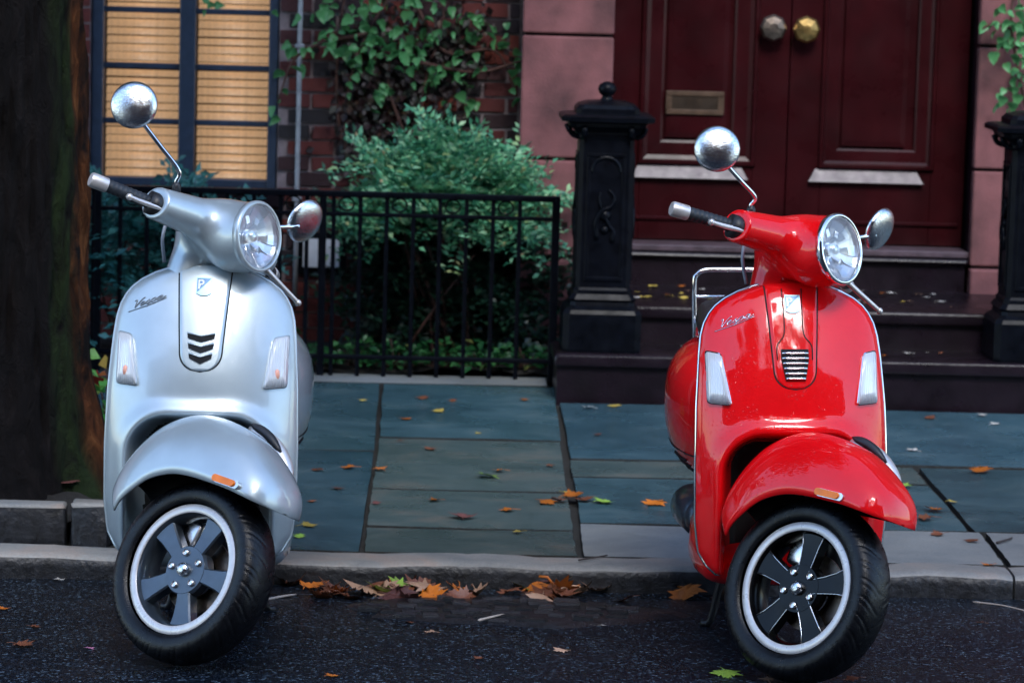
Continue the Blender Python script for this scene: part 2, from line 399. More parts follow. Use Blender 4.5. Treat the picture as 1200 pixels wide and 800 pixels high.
# worn patch where old setts show through
def blob(cx, cy, rx, ry, n=40, s=3):
    return [(cx+rx*(1+.12*math.sin(s*a+1)+.07*math.sin(7*a))*math.cos(a), cy+ry*(1+.1*math.sin(4*a)+.06*math.sin(9*a))*math.sin(a)) for a in np.linspace(0, 2*math.pi, n, endpoint=False)]
pc = ug(590, 718, road_z); bl = blob(pc[0], pc[1], .43, .22)
V = [(pc[0], pc[1], road_z(pc[1])+.010)] + [(x, y, road_z(y)+.009) for x, y in bl] + [(pc[0]+(x-pc[0])*1.12, pc[1]+(y-pc[1])*1.12, road_z(y)-.01) for x, y in bl]
n = len(bl); F_ = [(0, 1+i, 1+(i+1) % n) for i in range(n)] + [(1+i, 1+n+i, 1+n+(i+1) % n, 1+(i+1) % n) for i in range(n)]
M_PATCH = simple('old_patch_tar', (.01, .01, .013), .3, var=.5, scale=40, bmp=1, bscale=60)
patch = struct(obj('road_patch', (V, F_), M_PATCH))
settm = []
for k in range(5):
    v, f = box(-.5, .5, -.5, .5, -.5, .5, .12, 2)
    v = [(x+random.uniform(-.05, .05), y+random.uniform(-.05, .05), z+random.uniform(-.12, .1)) for x, y, z in v]
    o = obj('sett', (v, f), simple('sett_stone%d' % k, (.02+.006*k, .02+.005*k, .026+.004*k), .28, var=.5, bmp=.8, bscale=40) if k < 3 else M_PATCH); settm.append(o.data); bpy.data.objects.remove(o)
for r in range(8):
    x = pc[0]-.44+random.uniform(0, .05); y = pc[1]-.19+r*.052
    while x < pc[0]+.42:
        L = random.uniform(.045, .1)
        if ((x+L/2-pc[0])/.4)**2+((y-pc[1])/.2)**2 < 1 and random.random() < .72:
            inst('sett', random.choice(settm), (x+L/2, y+random.uniform(-.006, .006), road_z(y)+.008), (rad(random.uniform(-4, 4)), rad(random.uniform(-4, 4)), rad(random.uniform(-7, 7))), (L*.9, .036, random.uniform(.012, .024)), patch)
        x += L+.012

# kerb
kerb = struct(obj('kerb', box(-14, 14, 9.54, 9.66, -.3, -.03), M_JOINT, smooth=False))
kx = [-14, -9, -6.6, -4.2, -2.05, -.43, 1.825, 3.9, 6.2, 9, 14]
for a, b in zip(kx[:-1], kx[1:]):
    nx = max(6, int((b-a)/.05)); prof = [(0, -.3), (-.003, -.12), (0, -.045), (.004, -.022), (.016, -.011), (.04, -.008), (.1, -.006), (.142, -.007), (.146, -.012), (.146, -.3)]
    V = []
    for i in range(nx):
        x = a+.004+(b-a-.008)*i/(nx-1); e = .006*math.sin(x*5.1)+.004*math.sin(x*17)+rng.normal(0, .0022); e2 = .003*math.sin(x*9)+rng.normal(0, .0012)
        if i in (0, nx-1): e += .008; e2 -= .004
        for j, (dy, dz) in enumerate(prof): V.append((x, KERB_Y+dy+(e if j < 6 else 0), dz+(e2 if 2 < j < 8 else 0)))
    m = len(prof); F_ = gridf(nx, m); wobj('kerb_stone', (V, F_+[tuple(range(m))[::-1], tuple((nx-1)*m+j for j in range(m))]), [M_KERB, M_DARKFACE], kerb, auto=50, idx=[1 if i % (m-1) < 3 else 0 for i in range(len(F_))]+[0, 0])  # lower front strips near black, top and back pale

# pavement bed and flagstones
V = [(x, y, pave_z(y)-.024) for x in (-14, 14) for y in np.linspace(9.64, 13.9, 12)]
pavement = struct(obj('pavement', (V, gridf(2, 12)), M_JOINT, smooth=False))
def flagstone(x0, x1, y0, y1, mat, sk=(0, 0), parent=None, name='flagstone', lift=0):
    g = .0065; nx, ny = 7, 9; V = []; ph = random.uniform(0, 6)
    for i in range(nx):
        for j in range(ny):
            u, v = i/(nx-1), j/(ny-1)
            xa = x0+sk[0]*v; xb = x1+sk[1]*v
            x = xa+g+(xb-xa-2*g)*u; y = y0+.011+(y1-y0-.022)*v
            if i in (0, nx-1): x += random.uniform(-.0025, .0025)
            if j in (0, ny-1): y += random.uniform(-.004, .004)
            z = pave_z(y)+lift+.0015*math.sin(5*x+ph)+.001*math.sin(7*y+ph)
            V.append((x, y, z-(.003 if i in (0, nx-1) or j in (0, ny-1) else 0)))
    F2 = gridf(nx, ny); m = len(V)
    ring = [i*ny for i in range(nx)]+[(nx-1)*ny+j for j in range(1, ny)]+[i*ny+ny-1 for i in range(nx-2, -1, -1)]+[j for j in range(ny-2, 0, -1)]
    V += [(V[i][0], V[i][1], V[i][2]-.03) for i in ring]; k = len(ring)
    F2 += [(ring[i], m+i, m+(i+1) % k, ring[(i+1) % k]) for i in range(k)]
    return wobj(name, (V, F2), [mat, M_JOINT], parent or pavement, auto=40, idx=[0]*(len(F2)-k)+[1]*k)
for x0, x1, y0, y1, mt, sk in [
    (-.87, -.135, 9.66, 11.28, M_FLAGD, (0, .02)), (-.87, -.115, 11.29, 12.70, M_FLAG, (0, 0)),
    (-.13, .525, 9.66, 10.03, M_FLAGB, (0, .002)), (-.13, .53, 10.035, 10.62, M_FLAGB, (.008, .008)), (-.122, .538, 10.625, 11.54, M_FLAGB, (.012, .012)), (-.11, .555, 11.55, 12.70, M_FLAG, (0, .02)),
    (.535, 1.83, 9.66, 10.14, M_CONC, (.01, 0)), (1.84, 3.4, 9.66, 10.14, M_CONC, (0, 0)),
    (.55, 1.80, 10.15, 10.9, M_FLAG, (.007, -.014)), (.557, 1.786, 10.905, 11.22, M_FLAGB, (.003, -.006)), (1.81, 3.4, 10.15, 11.22, M_FLAG, (-.02, 0)),
    (.565, 1.55, 11.23, 12.36, M_FLAGD, (.01, 0)), (1.56, 3.1, 11.23, 12.36, M_FLAGD, (0, 0)),
    (-1.95, -.88, 11.47, 12.70, M_FLAG, (0, 0)), (-3.3, -1.96, 9.66, 11.0, M_FLAG, (0, 0)), (-3.3, -1.96, 11.01, 12.70, M_FLAG, (0, 0)),
    (-.6, .55, 12.71, 12.93, M_CONC, (0, 0)), (-2.2, -.61, 12.71, 12.93, M_FLAG, (0, 0)), (-4.7, -3.31, 9.66, 12.70, M_FLAG, (0, 0)),
    (3.41, 4.8, 9.66, 11.22, M_FLAG, (0, 0)), (3.11, 4.8, 11.23, 12.7, M_FLAG, (0, 0))]:
    flagstone(x0, x1, y0, y1, mt, sk)

# tree pit: raised granite edging and soil
pit = tag(empty('tree_pit_edging', (-1.4, 9.66, 0)), 'low rough granite edging round the tree pit behind the kerb', 'edging')
def rough_block(x0, x1, y0, y1, z0, z1):
    v, f = box(x0, x1, y0, y1, z0, z1, .012, 2); return [(x+random.uniform(-.004, .004), y+random.uniform(-.004, .004), z+random.uniform(-.003, .004)) for x, y, z in v], f
bx_ = [-1.93, -1.62, -1.27, -1.02, -.895]
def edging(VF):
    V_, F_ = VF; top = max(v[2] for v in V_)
    wobj('edging_stone', VF, [M_DARKFACE, M_KERB], pit, auto=45, idx=[1 if sum(V_[i][2] for i in f)/len(f) > top-.012 else 0 for f in F_])  # lit tops painted pale, shaded sides painted near black
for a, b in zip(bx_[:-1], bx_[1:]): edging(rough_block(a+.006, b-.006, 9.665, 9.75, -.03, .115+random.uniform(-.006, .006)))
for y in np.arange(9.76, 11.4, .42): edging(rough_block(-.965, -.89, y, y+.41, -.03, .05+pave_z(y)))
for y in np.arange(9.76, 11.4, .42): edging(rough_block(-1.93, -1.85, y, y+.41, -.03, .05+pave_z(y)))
V = [(x, y, .05+.03*(y-9.7)+.02*math.sin(9*x)*math.sin(7*y)+rng.normal(0, .006)) for x in np.linspace(-1.86, -.955, 24) for y in np.linspace(9.74, 11.45, 40)]
struct(obj('soil', (V, gridf(24, 40)), M_SOIL))

# ------------------------------------------------------------------ street tree
tree = tag(empty('street_tree', (-1.36, 10.35, .05)), 'thick old street tree with mossy flaking bark and painted lit edge in the granite edged pit', 'tree')
from mathutils import noise as mnoise
nz, na = 170, 150; V = []
for i in range(nz):
    z = -.05+4.3*(i/(nz-1))**1.25
    for k in range(na):
        a = 2*math.pi*k/na; cx_, sy_ = math.cos(a), math.sin(a)
        r = .30+.17*math.exp(-z*5)*(1+.55*math.cos(5*a+.6))-.018*z
        q = mnoise.noise(Vector((cx_*4.2, sy_*4.2, z*1.6))); q2 = mnoise.noise(Vector((cx_*11, sy_*11, z*3.4))); q3 = mnoise.noise(Vector((cx_*24, sy_*24, z*9)))
        r += .03*q+.022*(1-2*abs(q2))-.012+.008*q3
        V.append((r*cx_+.02*math.sin(z*1.2), r*sy_, z))
F_ = []
for i in range(nz-1):
    for k in range(na): a = i*na+k; b = i*na+(k+1) % na; F_.append((a, b, b+na, a+na))
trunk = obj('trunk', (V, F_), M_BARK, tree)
limb = []
for d in ((-2.2, -.6, 2.4), (1.6, -.4, 2.6), (2.6, 1.0, 1.8), (-.4, 1.6, 2.6), (.2, -1.7, 2.4), (-2.4, 1.4, 2.0)):
    p0 = Vector((0, 0, 3.9)); limb.append(tube(spline([p0, p0+Vector(d)*.35+Vector((0, 0, .25)), p0+Vector(d)*.7+Vector((.1, .1, .3)), p0+Vector(d)], 12), np.linspace(.17, .04, 12), 10))
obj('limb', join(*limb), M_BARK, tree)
def leaf_cloud(C, D, N, L, Wd, fold=.18):
    """C centres, D direction along the leaf, N leaf normal; two triangles a leaf with a folded midrib"""
    C = np.asarray(C, float); D = D/np.linalg.norm(D, axis=1)[:, None]
    S = np.cross(D, N); S /= np.linalg.norm(S, axis=1)[:, None]+1e-9; N = np.cross(S, D)
    L = np.broadcast_to(L, len(C))[:, None]; Wd = np.broadcast_to(Wd, len(C))[:, None]
    q = [C, C+D*L*.45+S*Wd+N*Wd*fold*2, C+D*L-N*L*.12, C+D*L*.45-S*Wd+N*Wd*fold*2]
    V = np.stack(q, 1).reshape(-1, 3); k = np.arange(len(C))*4
    F_ = np.concatenate([np.stack([k, k+1, k+2], 1), np.stack([k, k+2, k+3], 1)])
    return V.tolist(), F_.tolist()
def rdir(n): v = rng.normal(size=(n, 3)); return v/np.linalg.norm(v, axis=1)[:, None]
C = []
for i in range(30):      # unseen crown, placed low to darken the background and mottle reflections
    r = rng.uniform(.6, 1.1); n = int(330*r); d = rdir(n)*(rng.random(n)**.4)[:, None]*r
    C.append(d*np.array([1, 1, .7])+np.array([-3.0+4.6*((i % 10)+rng.random()*.6)/10, -1.2+.95*(i//10)+rng.uniform(-.3, .3), 3.9+.55*(i//10)+rng.uniform(-.25, .7)]))
C = np.concatenate(C); obj('crown', leaf_cloud(C, rdir(len(C)), rdir(len(C)), rng.uniform(.12, .2, len(C)), rng.uniform(.05, .08, len(C))), M_CROWN, tree)['kind'] = 'stuff'

# ------------------------------------------------------------------ far side of the street (behind the camera; houses and trees added to shape light and reflections)
struct(obj('far_pavement', box(-40, 40, -6.5, -2.6, -.2, .1), M_CONC, smooth=False))
M_FARB = [simple('far_brick%d' % k, c, .85, var=.3, scale=3) for k, c in enumerate(((.17, .05, .035), (.12, .07, .055), (.2, .09, .06), (.13, .035, .03)))]
winm = box(-.5, .5, -.5, .5, -.5, .5); wmo = obj('window', winm, M_WFRAME, smooth=False); wme = wmo.data; bpy.data.objects.remove(wmo)
fl_ = ['narrow red brick', 'grey brown stucco', 'pale orange brick', 'dark red brick', 'long grey brown stucco']
for k in range(5):
    x0 = -17.5+7*k; h = (10.5, 11.5, 10, 11, 10.6)[k]
    t = tag(empty('unseen_townhouse', (x0+3.5, -6.6, 0)), '%s townhouse added unseen across the street to shape the light' % fl_[k], 'building', 'added houses across the street')
    obj('wall', box(-3.48, 3.48, -6, 0, 0, h), M_FARB[k % 4], t, smooth=False); obj('cornice', box(-3.49, 3.49, -.3, .35, h, h+.5, .05, 1), M_STEP, t, smooth=False)
    for fl in range(3):
        for c in range(3): inst('window', wme, (-2.2+2.2*c, .0, 2.0+3*fl), (0, 0, 0), (1.1, .12, 1.8), t)
for k, (tx, ty, hh) in enumerate(((-3.6, -3.4, 11.5), (1.4, -3.6, 13), (6.0, -3.3, 12))):
    t = tag(empty('unseen_tree', (tx, ty, .1)), ('slim', 'tall', 'broad')[k]+' unseen street tree added across the street to break up sky light', 'tree', 'added trees across the street')
    brs = [tube(spline([(0, 0, 0), (.05, 0, hh*.3), (-.05, .1, hh*.6), (.1, 0, hh)], 14), np.linspace(.2, .04, 14), 10)]
    for b_ in range(16):
        z = hh*rng.uniform(.35, .9); a_ = rng.uniform(0, 6.28); L_ = rng.uniform(1.2, 2.8)
        brs.append(tube(spline([(0, 0, z), (L_*.5*math.cos(a_), L_*.5*math.sin(a_), z+L_*.5), (L_*.8*math.cos(a_), L_*.8*math.sin(a_), z+L_*1.2)], 8), np.linspace(.08, .02, 8), 6))
    obj('trunk', join(*brs), M_BARK, t)
    C = []
    for i in range(26):
        r = rng.uniform(.5, 1.2); n = int(420*r); a_ = rng.uniform(0, 6.28); q = rng.uniform(.4, 3.4); d = rdir(n)*(rng.random(n)**.4)[:, None]*r
        C.append(d+np.array([q*math.cos(a_), q*math.sin(a_), hh*rng.uniform(.5, 1.15)]))
    C = np.concatenate(C); obj('crown', leaf_cloud(C, rdir(len(C)), rdir(len(C)), rng.uniform(.14, .24, len(C)), rng.uniform(.06, .1, len(C))), M_CROWN, t)['kind'] = 'stuff'

# ================================================================== TOWNHOUSE
WALL_Y = 13.85
house = tag(empty('townhouse', (.4, 13.9, .1)), 'red brick townhouse with brownstone doorway and oxblood double doors', 'building')
WX0, WX1, WZ0 = float(uy(105, 120, WALL_Y)[0]), float(uy(326, 120, WALL_Y)[0]), .745
PIL0, PIL1 = float(uy(611, 100, 13.5)[0]), float(uy(718, 100, 13.5)[0]); PIR0 = float(uy(1146, 100, 13.5)[0]); PIR1 = PIR0+.42
# mortar-backed wall in pieces round the window and the doorway
wall = wobj('brick_wall', join(box(-14, WX0, WALL_Y+.011, 14.2, -.1, 3.4), box(WX1, PIL0+.05, WALL_Y+.011, 14.2, -.1, 3.4), box(WX0, WX1, WALL_Y+.011, 14.2, -.1, WZ0-.02),
                               box(WX0, WX1, WALL_Y+.011, 14.2, 2.45, 3.4), box(PIR1-.05, 15, WALL_Y+.011, 14.2, -.1, 3.4)), M_MORTAR, house, smooth=False)
bmesh_variants = []
for k in range(6):
    v, f = box(-.5, .5, -.5, .5, -.5, .5, .035, 1)
    v = [(x+random.uniform(-.012, .012), y+random.uniform(-.05, .05), z+random.uniform(-.035, .035)) for x, y, z in v]
    o = obj('brick', (v, f), M_BRICK, smooth=False); bmesh_variants.append(o.data); bpy.data.objects.remove(o)
CH, BL = .0672, .208
rest = []
for c in range(0, 49):
    z = .02+c*CH; off = (c % 2)*BL/2
    x = -4.4-off
    while x < 5.4:
        a, b = x+.006, x+BL-.006; x += BL
        # trim against openings
        segs = [(a, b)]
        def cut(segs, lo, hi):
            out = []
            for s, e in segs:
                if e <= lo or s >= hi: out.append((s, e)); continue
                if s < lo-.03: out.append((s, lo-.004))
                if e > hi+.03: out.append((hi+.004, e))
            return out
        if WZ0-.03 < z+.03 and z < 2.45: segs = cut(segs, WX0, WX1)
        segs = cut(segs, PIL0, PIR1)
        for s, e in segs:
            if e-s < .03: continue
            near = -.62 < (s+e)/2 < PIL0+.05 and .3 < z < 1.95 or (-1.45 < (s+e)/2 < -.55 and .3 < z < WZ0)
            loc = ((s+e)/2, WALL_Y+.02+random.uniform(-.0035, .0035), z+CH/2); sc = (e-s, .04, CH-.011)
            if near:
                o = inst('brick', random.choice(bmesh_variants), loc, (0, rad(random.uniform(-.5, .5)), rad(random.uniform(-.6, .6))), sc, wall)
            else:
                rest.append(box(s, e, loc[1]-.02, loc[1]+.02, loc[2]-sc[2]/2, loc[2]+sc[2]/2))
o = wobj('outer_bricks', join(*rest), M_BRICK, wall, smooth=False); o['kind'] = 'stuff'

wobj('upper_wall', box(-14, 15, WALL_Y+.005, 14.2, 3.41, 11.5), M_BRICK, house, smooth=False)  # unseen upper floors, added to block sky light from behind
wobj('cornice', box(-14, 15, WALL_Y-.5, 14.3, 11.5, 12.0, .05, 1), M_STEP, house, smooth=False)
for fl in (0, 1):
    for c in range(8): wobj('upper_window', box(-10+2.9*c, -9+2.9*c, WALL_Y-.02, WALL_Y+.004, 4.6+3.3*fl, 6.5+3.3*fl), M_WFRAME, house, smooth=False)
# window: frame, muntins, panes, wooden blinds
WY = WALL_Y+.09
def at(x, y, Y): p = uy(x, y, Y); return float(p[0]), float(p[2])
fx0, fx1 = WX0+.005, WX1-.005; fm0, fm1 = at(210, 120, WY)[0], at(229, 120, WY)[0]; WTOP = 2.44
lj = at(122, 120, WY)[0]; rj = at(315, 120, WY)[0]
win = wobj('window', join(box(fx0, lj, WALL_Y+.02, WY+.05, WZ0, WTOP, .004), box(rj, fx1, WALL_Y+.02, WY+.05, WZ0, WTOP, .004), box(fm0, fm1, WY-.04, WY+.048, WZ0+.03, WTOP, .005),
                          box(lj-.001, rj+.001, WALL_Y+.03, WY+.046, WZ0, WZ0+.035, .004), box(lj, rj, WALL_Y+.03, WY+.046, WTOP-.06, WTOP-.002, .004)), M_WFRAME, house, smooth=False)
wobj('window_sill', box(fx0-.04, fx1+.04, WALL_Y-.06, WALL_Y+.1, WZ0-.075, WZ0-.003, .008), M_STEP, win, smooth=False)
pp = .237
for a, b in ((lj, fm0), (fm1, rj)):
    for r in range(7):
        z0 = WZ0+.035+r*pp; z1 = min(z0+pp, WTOP-.06)
        if z0 > WTOP-.1: break
        if r: wobj('muntin', box(a, b, WY-.012, WY+.03, z0-.012, z0+.012, .003, 1), M_WFRAME, win, smooth=False)
        wobj('pane', box(a+.001, b-.001, WY+.006, WY+.010, z0+.0095, z1-.0095), M_GLASS, win, smooth=False)
slv, slf = [], []
ns = 9
for i in range(2):
    for s in range(ns):
        t_ = s/(ns-1)-.5; slv.append((i-.5, t_*.040, .0025*(1-4*t_*t_)))
slm = obj('blind_slat', (slv, gridf(2, ns)), M_SLAT); slm.modifiers.new('solid', 'SOLIDIFY').thickness = .0025
slme = bpy.data.meshes.new_from_object(slm.evaluated_get(bpy.context.evaluated_depsgraph_get())); bpy.data.objects.remove(slm)
slme.name = 'blind_slat'
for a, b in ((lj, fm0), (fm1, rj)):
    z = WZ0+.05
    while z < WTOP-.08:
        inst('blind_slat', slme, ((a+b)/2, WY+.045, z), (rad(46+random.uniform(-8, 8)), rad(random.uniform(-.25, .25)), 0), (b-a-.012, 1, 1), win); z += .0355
wobj('blind_backing', box(lj, rj, WY+.09, WY+.1, WZ0, WTOP), M_DARK, win, smooth=False)
# basement window behind the railings, its lit panes painted white
bx0, bz0 = at(355, 312, WALL_Y); bx1, bz1 = at(398, 280, WALL_Y)
bw = wobj('basement_window', box(bx0-.03, bx1+.03, WALL_Y-.02, WALL_Y+.03, bz0-.03, bz1+.03, .004), M_IRON, house, smooth=False)
xm = at(376, 295, WALL_Y)[0]
for a, b in ((bx0, xm-.012), (xm+.012, bx1)): wobj('pane', box(a, b, WALL_Y-.026, WALL_Y-.021, bz0, bz1), M_WHITE, bw, smooth=False)
# downpipe
pxx = at(350, 120, WALL_Y-.03)[0]
dp = wobj('downpipe', tube([(pxx, WALL_Y-.03, z) for z in np.linspace(.25, 3.3, 12)], .0105, 10), M_PIPE, house)
for z in (.7, 1.35, 2.2): wobj('pipe_clip', box(pxx-.02, pxx+.02, WALL_Y-.042, WALL_Y-.002, z, z+.018, .003, 1), M_PIPE, dp, smooth=False)

# brownstone surround in blocks
def stone_block(name, x0, x1, y0, y1, z0, z1, mat=M_STONE, par=None, bev=.008):
    v, f = box(x0, x1, y0, y1, z0, z1, bev, 2); return wobj(name, (v, f), mat, par or house, smooth=False)
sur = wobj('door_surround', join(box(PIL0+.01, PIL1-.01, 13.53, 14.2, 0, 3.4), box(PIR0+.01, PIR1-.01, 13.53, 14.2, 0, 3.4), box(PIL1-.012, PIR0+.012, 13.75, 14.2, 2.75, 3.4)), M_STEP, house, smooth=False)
jz = [.05, .52, .93, at(690, 42, 13.5)[1], 1.99, 2.5, 2.98, 3.38]
for a, b in ((PIL0, PIL1), (PIR0, PIR1)):
    for z0, z1 in zip(jz[:-1], jz[1:]):
        stone_block('stone_block', a, b, 13.50 if z0 > .5 else 13.47, 13.56, z0+.006, z1-.006, par=sur)
        # reveal face of the same course
    xr0, xr1 = (b-.03, b) if a == PIL0 else (a, a+.03)
stone_block('lintel', PIL1, PIR0, 13.5, 13.76, 2.76, 3.38, par=sur)
# doors
DY = 13.72
def dx(x): return at(x, 120, DY)[0]
sx = dx(924); SADZ = .585
for side in (-1, 1):
    if side < 0: X0, X1, o0, o1, p0, p1 = dx(716), sx-.002, dx(752), dx(884), dx(781), dx(852)
    else: X0, X1, o0, o1, p0, p1 = sx+.002, dx(1134), dx(964), dx(1094), dx(988), dx(1063)
    zb = at(1020, 196, DY)[1]; zt = 2.3
    leaf = wobj('door_leaf', join(box(X0, o0, DY, DY+.05, SADZ, 2.74, .003, 1), box(o1, X1, DY, DY+.05, SADZ, 2.74, .003, 1), box(o0, o1, DY, DY+.05, SADZ, zb, .003, 1), box(o0, o1, DY, DY+.05, zt, 2.74, .003, 1),
                                  box(o0, o1, DY+.03, DY+.049, zb, zt)), M_DOOR, house, smooth=False)
    mw = (p0-o0)
    def mould(a0, a1, c0, c1):   # sloping moulding round the opening, outer edge proud, inner edge sunk
        prof = [(0, -.002), (.006, -.016), (.018, -.018), (.024, -.004), (mw*.4, .004), (mw*.9, .006), (mw, .012)]
        V = []
        for d, y in prof: V += [(a0+d, DY+y, c0+d), (a1-d, DY+y, c0+d), (a1-d, DY+y, c1-d), (a0+d, DY+y, c1-d)]
        return V, [(i*4+k, i*4+(k+1) % 4, i*4+4+(k+1) % 4, i*4+4+k) for i in range(len(prof)-1) for k in range(4)]
    wobj('panel_moulding', mould(o0-.012, o1+.012, zb-.012, zt+.012), M_DOOR, leaf, smooth=False)
    pm = [(0, .0125), (.02, .009), (.035, .0085)]
    V = []
    a0, a1, c0, c1 = p0, p1, zb+mw, zt-mw
    for d, y in pm: V += [(a0+d, DY+y, c0+d), (a1-d, DY+y, c0+d), (a1-d, DY+y, c1-d), (a0+d, DY+y, c1-d)]
    wobj('door_panel', (V, [(i*4+k, i*4+(k+1) % 4, i*4+4+(k+1) % 4, i*4+4+k) for i in range(2) for k in range(4)]+[(8, 9, 10, 11)]), M_DOOR, leaf, smooth=False)
    zl = at(1018, 214, DY)[1]; l0, l1 = (dx(742), dx(879)) if side < 0 else (dx(950), dx(1085))
    wobj('door_ledge', ([(l0, DY-.028, zl), (l1, DY-.028, zl), (l1-.03, DY-.002, zl+.052), (l0+.03, DY-.002, zl+.052), (l0, DY+.001, zl), (l1, DY+.001, zl), (l1-.03, DY+.001, zl+.055), (l0+.03, DY+.001, zl+.055)],
                        [(0, 1, 2, 3), (0, 4, 5, 1), (1, 5, 6, 2), (0, 3, 7, 4), (3, 2, 6, 7)]), M_LEDGE, leaf, smooth=False)
    wobj('kick_moulding', box(X0+.02, X1-.02, DY-.012, DY+.001, SADZ+.085, SADZ+.1, .003, 1), M_DOOR, leaf, smooth=False)
    kxp, kzp = (at(906, 33, DY-.05) if side < 0 else at(945, 35, DY-.05))
    kn = lathe([(.022, -.005), (.022, .012), (.016, .018), (.016, .03), (.03, .036), (.056, .05), (.058, .062), (.048, .074), (.02, .08), (0, .081)], (kxp, DY+.002, kzp), (0, -1, 0), 8)
    wobj('door_knob', kn, M_BRONZE if side < 0 else M_BRASS, leaf, smooth=False)
    if side < 0:
        m0, mz0 = at(780, 134, DY); m1, mz1 = at(849, 108, DY)
        yb = DY+.008
        fr = wobj('mail_slot', join(box(m0, m1, yb-.01, yb, mz1-.022, mz1, .003, 1), box(m0, m1, yb-.01, yb, mz0, mz0+.022, .003, 1), box(m0, m0+.025, yb-.0098, yb, mz0+.022, mz1-.022), box(m1-.025, m1, yb-.0098, yb, mz0+.022, mz1-.022)), M_MAIL, leaf, smooth=False)
        wobj('mail_flap', box(m0+.025, m1-.025, yb-.005, yb, mz0+.022, mz1-.022), M_MAILD, leaf, smooth=False)
wobj('inner_wall', join(box(-4.4, 5.4, 14.35, 14.4, 0, 3.4)), M_DARK, house, smooth=False)  # unseen dark wall, added to stop sky light through the door gap
wobj('inner_ceiling', box(-4.4, 5.4, 14.201, 14.349, 3.35, 3.4), M_DARK, house, smooth=False)
wobj('threshold', box(PIL1+.003, PIR0-.003, 13.52, 13.8, SADZ-.03, SADZ-.004, .004, 1), M_LEDGE, house, smooth=False)

# ------------------------------------------------------------------ stoop
stoop = tag(empty('stoop', (1.6, 12.4, .08)), 'low brownstone stoop of three worn steps below the double doors', 'steps')
def step(x0, x1, y0, y1, z0, z1, slab=.055):
    s = wobj('step', box(x0+.012, x1-.012, y0+.025, y1, z0, z1-slab), M_STEP, stoop, smooth=False)
    v, f = box(x0, x1, y0, y1, z1-slab+.002, z1, .014, 3)
    v = [(x+random.uniform(-.002, .002), y+random.uniform(-.003, .003), z+random.uniform(-.0015, .0015)) for x, y, z in v]
    wobj('tread', (v, f), M_STEP, s, auto=40)
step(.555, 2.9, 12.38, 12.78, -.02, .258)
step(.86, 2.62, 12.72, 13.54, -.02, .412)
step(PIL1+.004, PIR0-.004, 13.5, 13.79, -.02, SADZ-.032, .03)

# cast-iron newels
def newel(cx, cy, z0, label):
    t = tag(empty('newel_post', (cx, cy, z0)), label, 'newel post', 'newel posts flanking the stoop')
    def sq(prof):      # square section lathe (half width, z)
        V = []; ch = .16
        for h, z in prof:
            c = h*ch
            V += [(-h+c, -h, z), (h-c, -h, z), (h, -h+c, z), (h, h-c, z), (h-c, h, z), (-h+c, h, z), (-h, h-c, z), (-h, -h+c, z)]
        n = len(prof); F_ = [(i*8+k, i*8+(k+1) % 8, i*8+8+(k+1) % 8, i*8+8+k) for i in range(n-1) for k in range(8)]+[tuple(range(8))[::-1], tuple((n-1)*8+k for k in range(8))]
        return V, F_
    obj('base', sq([(.15, 0), (.152, .012), (.152, .15), (.145, .165), (.125, .18), (.122, .195), (.13, .205), (.118, .225)]), M_IRON, t, smooth=False)
    sh = obj('shaft', sq([(.113, .222), (.113, .24), (.106, .25), (.106, .82), (.113, .83), (.113, .842)]), M_IRON, t, smooth=False)
    obj('cap', sq([(.116, .84), (.12, .85), (.145, .872), (.15, .885), (.178, .893), (.18, .91), (.165, .918), (.122, .922), (.122, .94), (.108, .955), (.075, .966), (.02, .972)]), M_IRON, t, smooth=False)
    obj('finial', lathe([(.028, .968), (.024, .975), (.018, .985), (.03, .995), (.037, 1.012), (.03, 1.03), (.012, 1.04), (0, 1.042)], (0, 0, 0), (0, 0, 1), 20), M_IRON, t)
    for a in range(4):
        M = Matrix.Rotation(a*math.pi/2, 4, 'Z')
        fr = join(box(-.075, .075, -.112, -.104, .755, .77, .003, 1), box(-.075, .075, -.112, -.104, .275, .292, .003, 1), box(-.075, -.06, -.112, -.104, .292, .755, .003, 1), box(.06, .075, -.112, -.104, .292, .755, .003, 1),
                  tube([(.055*math.cos(q), -.109, .70+.055*math.sin(q)) for q in np.linspace(0, math.pi, 12)], .006, 6))
        f_ = obj('panel_frame', xform(fr, M), M_IRON, sh, smooth=False)
        for orn in (lathe([(.0, .014), (.012, .012), (.02, .006), (.024, 0)], (0, -.106, .53), (0, -1, 0), 14), lathe([(.0, .012), (.012, .01), (.018, 0)], (0, -.106, .475), (0, -1, 0), 12)): obj('boss', xform(orn, M), M_IRON, sh)
        for orn in (tube(spline([(-.03, -.108, .44), (-.035, -.112, .5), (-.01, -.114, .55), (.02, -.114, .565), (.035, -.112, .6), (.012, -.11, .63)], 18), np.linspace(.011, .005, 18), 6),
                   tube(spline([(.03, -.108, .43), (.034, -.112, .47), (.012, -.113, .5), (-.022, -.113, .58), (-.02, -.11, .62)], 18), np.linspace(.01, .004, 18), 6)): obj('scroll_ornament', xform(orn, M), M_IRON, sh)
        for s_ in (-1, 1): obj('cap_bracket', xform(tube(spline([(s_*.09, -.108, .83), (s_*.09, -.135, .84), (s_*.09, -.15, .87)], 6), .012, 6), M), M_IRON, sh)
    return t
newel(.737, 12.57, .258, 'black cast iron newel post with ball finial between the railings and the steps')
newel(2.415, 12.57, .258, 'black cast iron newel post against the ivy covered brownstone pier')

